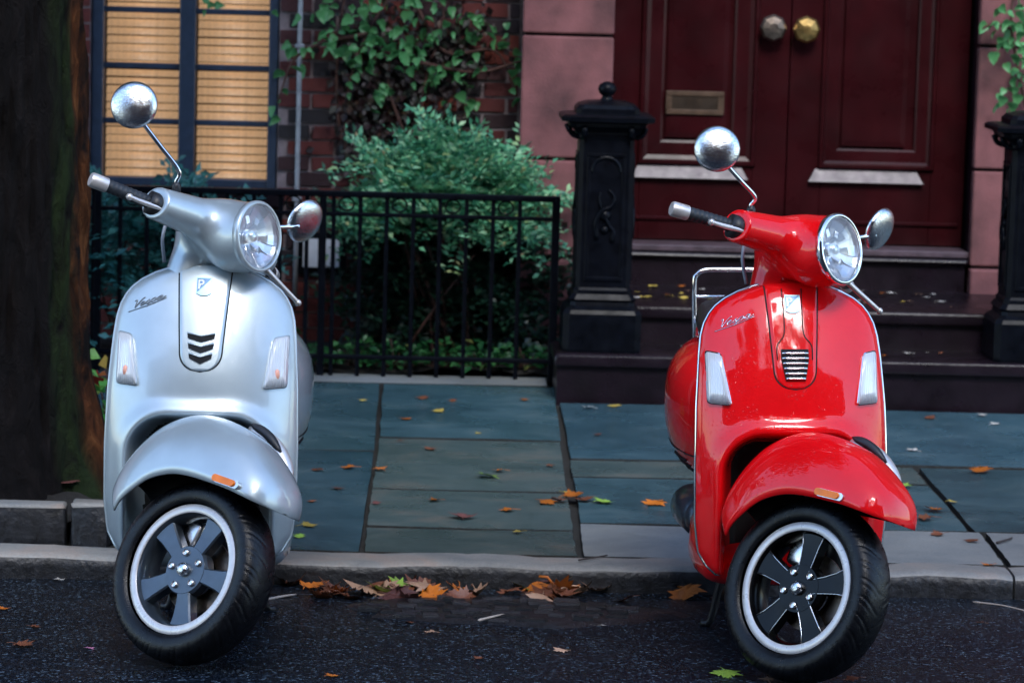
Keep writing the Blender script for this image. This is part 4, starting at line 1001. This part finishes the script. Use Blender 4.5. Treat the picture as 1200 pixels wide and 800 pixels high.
    put('heat_shield', lathe([(.0, .0), (.05, .004), (.0655, .03), (.0655, .26), (.06, .28)], (-.139, 1.0, .236), (-.02, 1, -.05), 24), opt['muffler'], mf)
    gz = opt['stand_z']
    put('centre_stand', join(*[tube(spline([(s*.07, .84, .17), (s*.11, .86, .08), (s*.135, .88, gz+.02), (s*.16, .895, gz+.009)], 10), .011, 8) for s in (-1, 1)], tube([(-.07, .84, .17), (.07, .84, .17)], .01, 8)), M_BLACKP)
    # ---- fender
    fs = spline([(-.196, .459, -.196, .456, .004), (-.19, .482, -.189, .456, .05), (-.17, .522, -.172, .456, .084), (-.135, .553, -.145, .457, .104), (-.07, .59, -.09, .458, .115), (.0, .613, -.03, .455, .119), (.1, .619, .05, .447, .121), (.18, .602, .11, .431, .121), (.25, .556, .168, .398, .119), (.298, .49, .212, .352, .113), (.325, .42, .243, .315, .102), (.333, .37, .258, .288, .09)], 72)
    V = []; m = 41
    for yt, zt, yb, zb_, b_ in fs:
        for a in np.linspace(0, math.pi, m):
            c_, s_ = math.cos(a), math.sin(a); k = abs(s_)**.8; V.append((b_*math.copysign(abs(c_)**.82, c_)*(1+.04*(1-k)), yb+(yt-yb)*k, zb_+(zt-zb_)*k))
    fd = put('front_fender', (V, gridf(72, m)), [P, M_LINER], st=True)
    md = fd.modifiers.new('solid', 'SOLIDIFY'); md.thickness = .005; md.offset = -1; md.material_offset = 1; md.material_offset_rim = 0
    ry, rz_ = opt['refl']
    pill = [(math.cos(a)*.0095+(.03 if math.cos(a) >= 0 else -.03), math.sin(a)*.0095) for a in np.linspace(-math.pi/2, 1.5*math.pi, 24, endpoint=False)]
    def plate(sc, x0, x1, dy=0): return [(x0, ry+a*sc+dy, rz_+b*sc-.06*(a*sc)) for a, b in pill]+[(x1, ry+a*sc*.94+dy, rz_+b*sc*.94-.06*a*sc) for a, b in pill], [tuple(range(24)), tuple(range(47, 23, -1))]+[(i, i+24, (i+1) % 24+24, (i+1) % 24) for i in range(24)]
    put('reflector_base', plate(1.14, -.105, -.126, -.008), M_ALU, fd, st=True, auto=40)
    put('side_reflector', plate(1.0, -.12, -.131), M_AMBER, fd, st=True, auto=40)
    # ---- handlebar cover and headlight
    hs = put('handlebar_cover', HEADSET, P, st=True)
    hl = put('headlight', lathe([(.081, -.01), (.0925, -.006), (.0945, .004), (.0935, .0105), (.0885, .0145), (.083, .0125), (.0815, .004), (.081, -.01)], HC, HN, 56, False), opt['bezel'], st=True)
    bv = []; rj = random.Random(5); secs = [rj.uniform(-1, 1) for _ in range(16)]; u_, v_, d_ = frame_of(HN)
    for k in range(64):
        a = 2*math.pi*(k//4+(k % 4)/3.02)/16; e = u_*math.cos(a)+v_*math.sin(a); s_ = secs[k//4]
        for r, h in [(.082, .004), (.074, -.004+.003*s_), (.056, -.014+.007*s_), (.036, -.02-.006*s_), (.02, -.03), (.0, -.03)]: bv.append(Vector(HC)+e*r+d_*h)
    put('reflector_bowl', (bv, gridf(64, 6, True)), M_REFL, hl, st=True, smooth=False)
    put('bulb_shield', lathe([(.016, -.03), (.0165, -.012), (.012, -.004), (0, -.002)], HC, HN, 40), M_REFL, hl, st=True)
    put('lens', join(lathe([(.0845, .009), (.078, .0165), (.06, .0245), (.035, .0295), (0, .0315)], HC, HN, 48, False), lathe([(.0845, .006), (.078, .0135), (.06, .0215), (.035, .0265), (0, .0285)][::-1], HC, HN, 48, False)), M_LENS, hl, st=True)
    for s in (-1, 1):
        g0 = Vector((s*.225, .437, 1.049)); g1 = Vector((s*.352, .508, 1.039)); g2 = Vector((s*.392, .530, 1.0355)); d = (g1-g0)
        put('switch_housing', tube([g0-d*.1, g0+d*.18], .031, 18), M_BLACKP, st=True)
        rr_ = []; pp_ = []
        for i in range(41): pp_.append(g0+d*(.1+.9*i/40)); rr_.append(.0168+(.0012 if i % 4 < 2 else 0)*(1 if 4 < i < 38 else 0))
        gr = put('handlebar_grip', tube(pp_, rr_, 18), M_GRIP, st=True)
        put('grip_end', tube([g1-d*.01, g1, g1+(g2-g1)*.9, g2, g2+d*.001], [.0185, .0198, .0198, .017, .008], 18), M_GEND, gr, st=True, auto=40)
        lv = spline([(s*.205, .405, 1.046), (s*.24, .418, 1.043), (s*.28, .438, 1.038), (s*.312, .455, 1.036)], 12) if s < 0 else spline([(s*.19, .38, 1.03), (s*.23, .365, 1.015), (s*.28, .348, .998), (s*.315, .338, .987)], 12)
        put('brake_lever', join(tube(lv, np.linspace(.0085, .006, 12), 10), lathe([(0, -.009), (.007, -.007), (.0095, 0), (.007, .007), (0, .009)], lv[-1], (1, 0, 0), 12)), M_GEND, st=True)
    put('cable_loop', join(tube(spline([(-.05, .5, .93), (-.075, .52, .99), (-.06, .54, 1.05), (-.02, .53, 1.08)], 14), .005, 6), tube(spline([(.05, .46, .9), (.115, .45, .93), (.13, .45, 1.0), (.09, .46, 1.05)], 14), .006, 6)), M_PIPE, st=True)
    # ---- mirrors
    for (pb, ph, nn, rx) in opt['mirrors']:
        b = S4 @ Vector(pb); h = S4 @ Vector(ph); nn = Vector(nn).normalized(); R_ = opt['mirR']
        sh = put('mirror', lathe([(R_*.96, -.004), (R_, 0), (R_*.985, .005), (R_*.9, .011), (R_*.7, .017), (R_*.4, .021), (0, .0225)], h, nn, 40, False), M_CHROMEW)
        put('mirror_glass', lathe([(R_*.96, -.003), (R_*.6, -.001), (0, 0)][::1], h, nn, 32, False), M_CHROME, sh)
        down = (b-h); att = h+down.normalized()*R_*.86+nn*.012
        k1 = b+Vector((0, 0, .012)); k2 = b+(att-b)*.16+Vector((rx, 0, .014))
        put('mirror_stem', tube(spline([b-Vector((0, 0, .03)), b, k1, k2, att*.5+k2*.5, att, h+down.normalized()*R_*.55+nn*.02], 30), [.0075]*5+[.0058]*25, 10), M_CHROME, sh)
        put('stem_collar', lathe([(.012, -.02), (.012, .0), (.009, .008)], b, (0, 0, 1), 14), M_BLACKP, sh)
    if opt.get('rack'):
        y0 = 1.56; pts = [(-.105, y0, .64), (-.108, y0+.005, .7), (-.11, y0+.01, .84), (-.1, y0+.012, .868), (-.075, y0+.014, .879), (0, y0+.014, .88), (.075, y0+.014, .879), (.1, y0+.012, .868), (.11, y0+.01, .84), (.108, y0+.005, .7), (.105, y0, .64)]
        rk = put('luggage_rack', tube(spline(pts, 70), .0075, 10), M_CHROME)
        for z in (.80, .745, .69): put('rack_bar', tube([(-.108, y0+.008, z), (.108, y0+.008, z)], .0055, 8), M_CHROME, rk)
        put('rack_bracket', tube(spline([(-.1, y0-.005, .67), (-.125, y0-.02, .64), (-.12, y0-.03, .60), (-.08, y0-.04, .59)], 14), .008, 8), M_CHROME, rk)
        [put('rack_arm', tube(spline([(s*.09, 1.3, .73), (s*.1, 1.45, .745), (s*.105, 1.54, .72), (s*.105, y0, .66)], 12), .007, 8), M_CHROME, rk) for s in (-1, 1)]
    return root

def wheel_drop(X, Y, dy): return road_z(Y+dy)
sil = dict(trim=M_SILV, grille='chevron', letter=simple('grey_script', (.3, .33, .36), .3, .8), sigframe=M_SILV, bulb=True, wheelmat=M_GREY, edge=False, spin=12, wheel=(0, .004, .2275), rear_y=1.25, rear_z=road_z(8.1+1.25), stand_z=road_z(9.0),
           muffler=M_BLACKP, refl=(-.072, .474), bezel=M_SILV, mirR=.062, mirrors=[((-.17, .459, 1.12), (-.32, .571, 1.262), (-.1, -.97, .2), .02), ((.17, .44, 1.11), (.3, .426, 1.199), (.7, -.65, -.3), 0)])
redo = dict(trim=M_CHROME, grille='bars', letter=M_CHROME, sigframe=M_CHROME, bulb=False, wheelmat=M_GLOSSB, edge=True, spin=-4, wheel=(0, .025, .2235), rear_y=1.25, rear_z=road_z(8.03+1.25), stand_z=road_z(8.93), muffler=M_GREY, rack=True,
            refl=(-.035, .472), bezel=M_CHROME, mirR=.06, mirrors=[((-.17, .465, 1.11), (-.32, .511, 1.222), (-.05, -.97, .2), .02), ((.17, .43, 1.11), (.3, .418, 1.199), (.7, -.65, -.3), 0)])
scooter('parked_scooter', 'silver blue motor scooter with grey wheel parked beside the tree', (-.555, 8.1, 0), -2, 0, 57, M_SILV, sil)
scooter('parked_scooter', 'glossy red motor scooter with chrome trim and rear rack parked before the steps', (1.023, 8.03, 0), 2, -1.2, 46, M_RED, redo)

# ================================================================== FALLEN LEAVES AND LITTER
def maple(k):
    r = random.Random(k); tips = [(-90, .12), (-62, .55), (-20, .5), (8, 1.0), (40, .6), (62, 1.05), (90, .75)]
    pts = []
    half = [(0, -.5), (.12, -.42), (.42, -.5), (.34, -.3), (.85, -.12), (.6, .02), (.95, .38), (.55, .36), (.5, .5), (.28, .42), (.3, .75), (.12, .72), (0, 1.05)]
    pts = [(x*(1+r.uniform(-.15, .15)), z*(1+r.uniform(-.1, .1))) for x, z in half]+[(-x*(1+r.uniform(-.2, .1)), z*(1+r.uniform(-.1, .1))) for x, z in half[-2:0:-1]]
    c1, c2, c3 = r.uniform(.1, .35), r.uniform(-.3, .3), r.uniform(0, 6)
    f = lambda x, y: .08+c1*(x*x)*.5+c2*x*y*.5+.08*math.sin(3*x+c3)+.07*math.sin(4*y+c3)
    n = len(pts); V = [(0, 0, f(0, 0)-.03)]+[(x*.5, y*.5, f(x*.5, y*.5)) for x, y in pts]+[(x, y, f(x, y)) for x, y in pts]
    F_ = [(0, 1+i, 1+(i+1) % n) for i in range(n)]+[(1+i, 1+n+i, 1+n+(i+1) % n, 1+(i+1) % n) for i in range(n)]
    s = tube([(0, -.45, f(0, -.45)), (.05, -.8, .1), (.12, -1.15, .06)], .025, 4)
    V2, F2 = join((V, F_), s); mn = min(v[2] for v in V2); return [(x, y, z-mn) for x, y, z in V2], F2
LEAFV = {}
def fleaf(x, y, col, size, zf, label, group, Yfix=None, flat=1.0, tilt=6):
    k = (col, random.randrange(4))
    if k not in LEAFV:
        o = obj('fallen_leaf', maple(k[1]), FALL[col]); LEAFV[k] = o.data; bpy.data.objects.remove(o)
    p = ug(x, y, zf)
    o = inst('fallen_leaf', LEAFV[k], (p[0], p[1], p[2]+.0015), (rad(random.uniform(-tilt, tilt)), rad(random.uniform(-tilt, tilt)), random.uniform(0, 6.28)), (size, size, size*flat))
    tag(o, label, 'leaf', group); return o
CW = dict(orange='orange', brown='brown', yellow='yellow', green='green', tan='pale tan', pale='bleached', pink='pink', maroon='dark maroon')
def gut(x, y, c, s, **k): fleaf(x, y, c, s, road_z, '%s fallen leaf lying in the gutter below the kerb' % CW[c], 'leaves in the gutter', flat=random.uniform(1.2, 2.4), tilt=22, **k)
for x, y, c, s in [(340, 687, 'brown', .04), (365, 690, 'orange', .045), (395, 697, 'brown', .05), (408, 702, 'brown', .04), (455, 697, 'green', .06), (470, 693, 'green', .05), (478, 688, 'brown', .05), (497, 694, 'tan', .055), (480, 703, 'maroon', .04), (505, 700, 'orange', .045), (545, 701, 'brown', .035),
                   (610, 690, 'yellow', .04), (630, 692, 'orange', .045), (640, 696, 'brown', .05), (655, 695, 'tan', .05), (672, 690, 'tan', .045), (688, 684, 'orange', .06), (683, 690, 'brown', .05), (704, 692, 'tan', .05), (646, 690, 'orange', .04), (660, 700, 'brown', .04), (520, 700, 'brown', .03), (735, 704, 'brown', .03), (420, 695, 'orange', .03)]: gut(x, y, c, s*1.25)
for cx, cy, rx, ry, n in ((470, 694, 44, 9, 12), (662, 689, 62, 10, 26), (385, 698, 34, 6, 5), (560, 700, 60, 8, 3), (780, 700, 60, 6, 2)):
    for _ in range(n):
        gut(cx+rng.normal(0, .5)*rx, cy+rng.normal(0, .5)*ry, random.choice(['brown', 'brown', 'orange', 'tan', 'maroon', 'orange', 'tan']), random.uniform(.035, .07))
for x, y, c, s in [(505, 741, 'tan', .022), (658, 763, 'tan', .028), (690, 714, 'brown', .03), (388, 793, 'orange', .025), (25, 757, 'brown', .04), (5, 714, 'orange', .02), (70, 680, 'pale', .022), (105, 760, 'pink', .018), (850, 790, 'green', .045), (900, 797, 'tan', .03), (870, 700, 'maroon', .025), (480, 730, 'brown', .018), (1110, 757, 'pale', .012), (706, 733, 'pale', .012),
                   (1000, 796, 'brown', .03), (560, 772, 'brown', .018), (750, 716, 'brown', .02), (40, 735, 'brown', .02), (1150, 730, 'brown', .018)]:
    fleaf(x, y, c, s, road_z, '%s leaf scrap lying out on the wet asphalt' % CW[c], 'leaf scraps on the road')
pz = lambda Y: pave_z(Y)+.001
for x, y, c, s in [(495, 467, 'brown', .03), (514, 483, 'yellow', .03), (475, 492, 'orange', .028), (614, 469, 'orange', .025), (720, 476, 'yellow', .03), (503, 527, 'brown', .03), (410, 548, 'orange', .035), (445, 550, 'orange', .035), (572, 559, 'green', .05), (586, 552, 'orange', .03), (510, 587, 'orange', .03), (395, 573, 'brown', .03), (372, 551, 'brown', .025), (541, 607, 'maroon', .05), (596, 598, 'orange', .035),
                   (640, 589, 'orange', .04), (655, 587, 'brown', .04), (670, 582, 'orange', .05), (685, 586, 'brown', .04), (705, 589, 'green', .045), (768, 591, 'orange', .05), (608, 624, 'yellow', .022), (360, 616, 'yellow', .035), (350, 629, 'green', .025), (365, 588, 'brown', .02), (645, 546, 'brown', .02), (1148, 552, 'orange', .05), (1095, 598, 'orange', .045), (1085, 608, 'brown', .045), (1115, 588, 'yellow', .022), (1140, 634, 'brown', .03),
                   (1160, 663, 'orange', .03), (1100, 627, 'brown', .03), (1150, 487, 'pale', .025), (1165, 497, 'pale', .025), (1090, 491, 'brown', .03), (1070, 528, 'pale', .03), (690, 478, 'pale', .03), (700, 510, 'brown', .02), (470, 517, 'brown', .015), (560, 508, 'yellow', .015), (425, 470, 'yellow', .02), (530, 470, 'brown', .02), (440, 590, 'maroon', .02), (1060, 570, 'green', .03), (665, 578, 'yellow', .025)]:
    fleaf(x, y, c, s, pz, '%s fallen leaf lying on the wet pavement flagstones' % CW[c], 'leaves on the pavement')
for y0, y1, zz in ((342, 356, .4135), (408, 416, .2595)):
    for i in range(60 if zz > .3 else 26):
        x = random.uniform(745, 1170); yy = random.uniform(y0-4, y1)+(x-900)*.03; c = random.choice(['pale', 'pale', 'orange', 'brown', 'tan', 'yellow'])
        p = ug(x, yy, lambda Y: zz)
        if not (12.42 < p[1] < 13.46 and .9 < p[0] < 2.2) or (zz < .3 and p[1] > 12.68) or (zz > .3 and p[1] < 12.75): continue
        fleaf(x, yy, c, random.uniform(.01, .026), lambda Y: zz, '%s fallen leaf lying on the brownstone steps' % CW[c], 'leaves on the steps')
for i in range(26):
    x = random.uniform(5, 112); y = random.uniform(535, 572); c = random.choice(['brown', 'brown', 'maroon', 'orange', 'tan'])
    fleaf(x, y, c, random.uniform(.02, .04), lambda Y: .085+.03*(Y-9.7), '%s fallen leaf on the soil of the tree pit' % CW[c], 'leaves in the tree pit')
M_TWIG = simple('pale_straw', (.45, .4, .36), .6); M_TWIGD = simple('dark_twig', (.03, .02, .018), .7)
def twig(a, b, r, zf, mat, label, bend=.01):
    p, q = ug(*a, zf), ug(*b, zf); p[2] += r; q[2] += r; mid = (p+q)/2+np.array([bend, bend*.4, r*.6])
    c = (p+q)/2; o = obj('twig', tube(spline([p-c, mid-c, q-c], 10), np.linspace(r, r*.6, 10), 6), mat); o.location = c; tag(o, label, 'twig')
twig((561, 728), (590, 721), .004, lambda Y: road_z(Y)+.012, M_TWIG, 'pale thick stick on the worn patch of the road')
twig((312, 704), (347, 698), .0045, road_z, M_TWIG, 'pale straight stick in the gutter beside the silver scooter wheel')
twig((1140, 706), (1200, 716), .003, road_z, M_TWIG, 'long thin twig on the asphalt below the kerb joint')
twig((678, 657), (712, 651), .003, lambda Y: -.006, M_TWIGD, 'dark forked twig on top of the kerb', .02)
twig((1168, 637), (1186, 631), .004, pz, M_TWIGD, 'short dark twig on the pale concrete slab', .015)
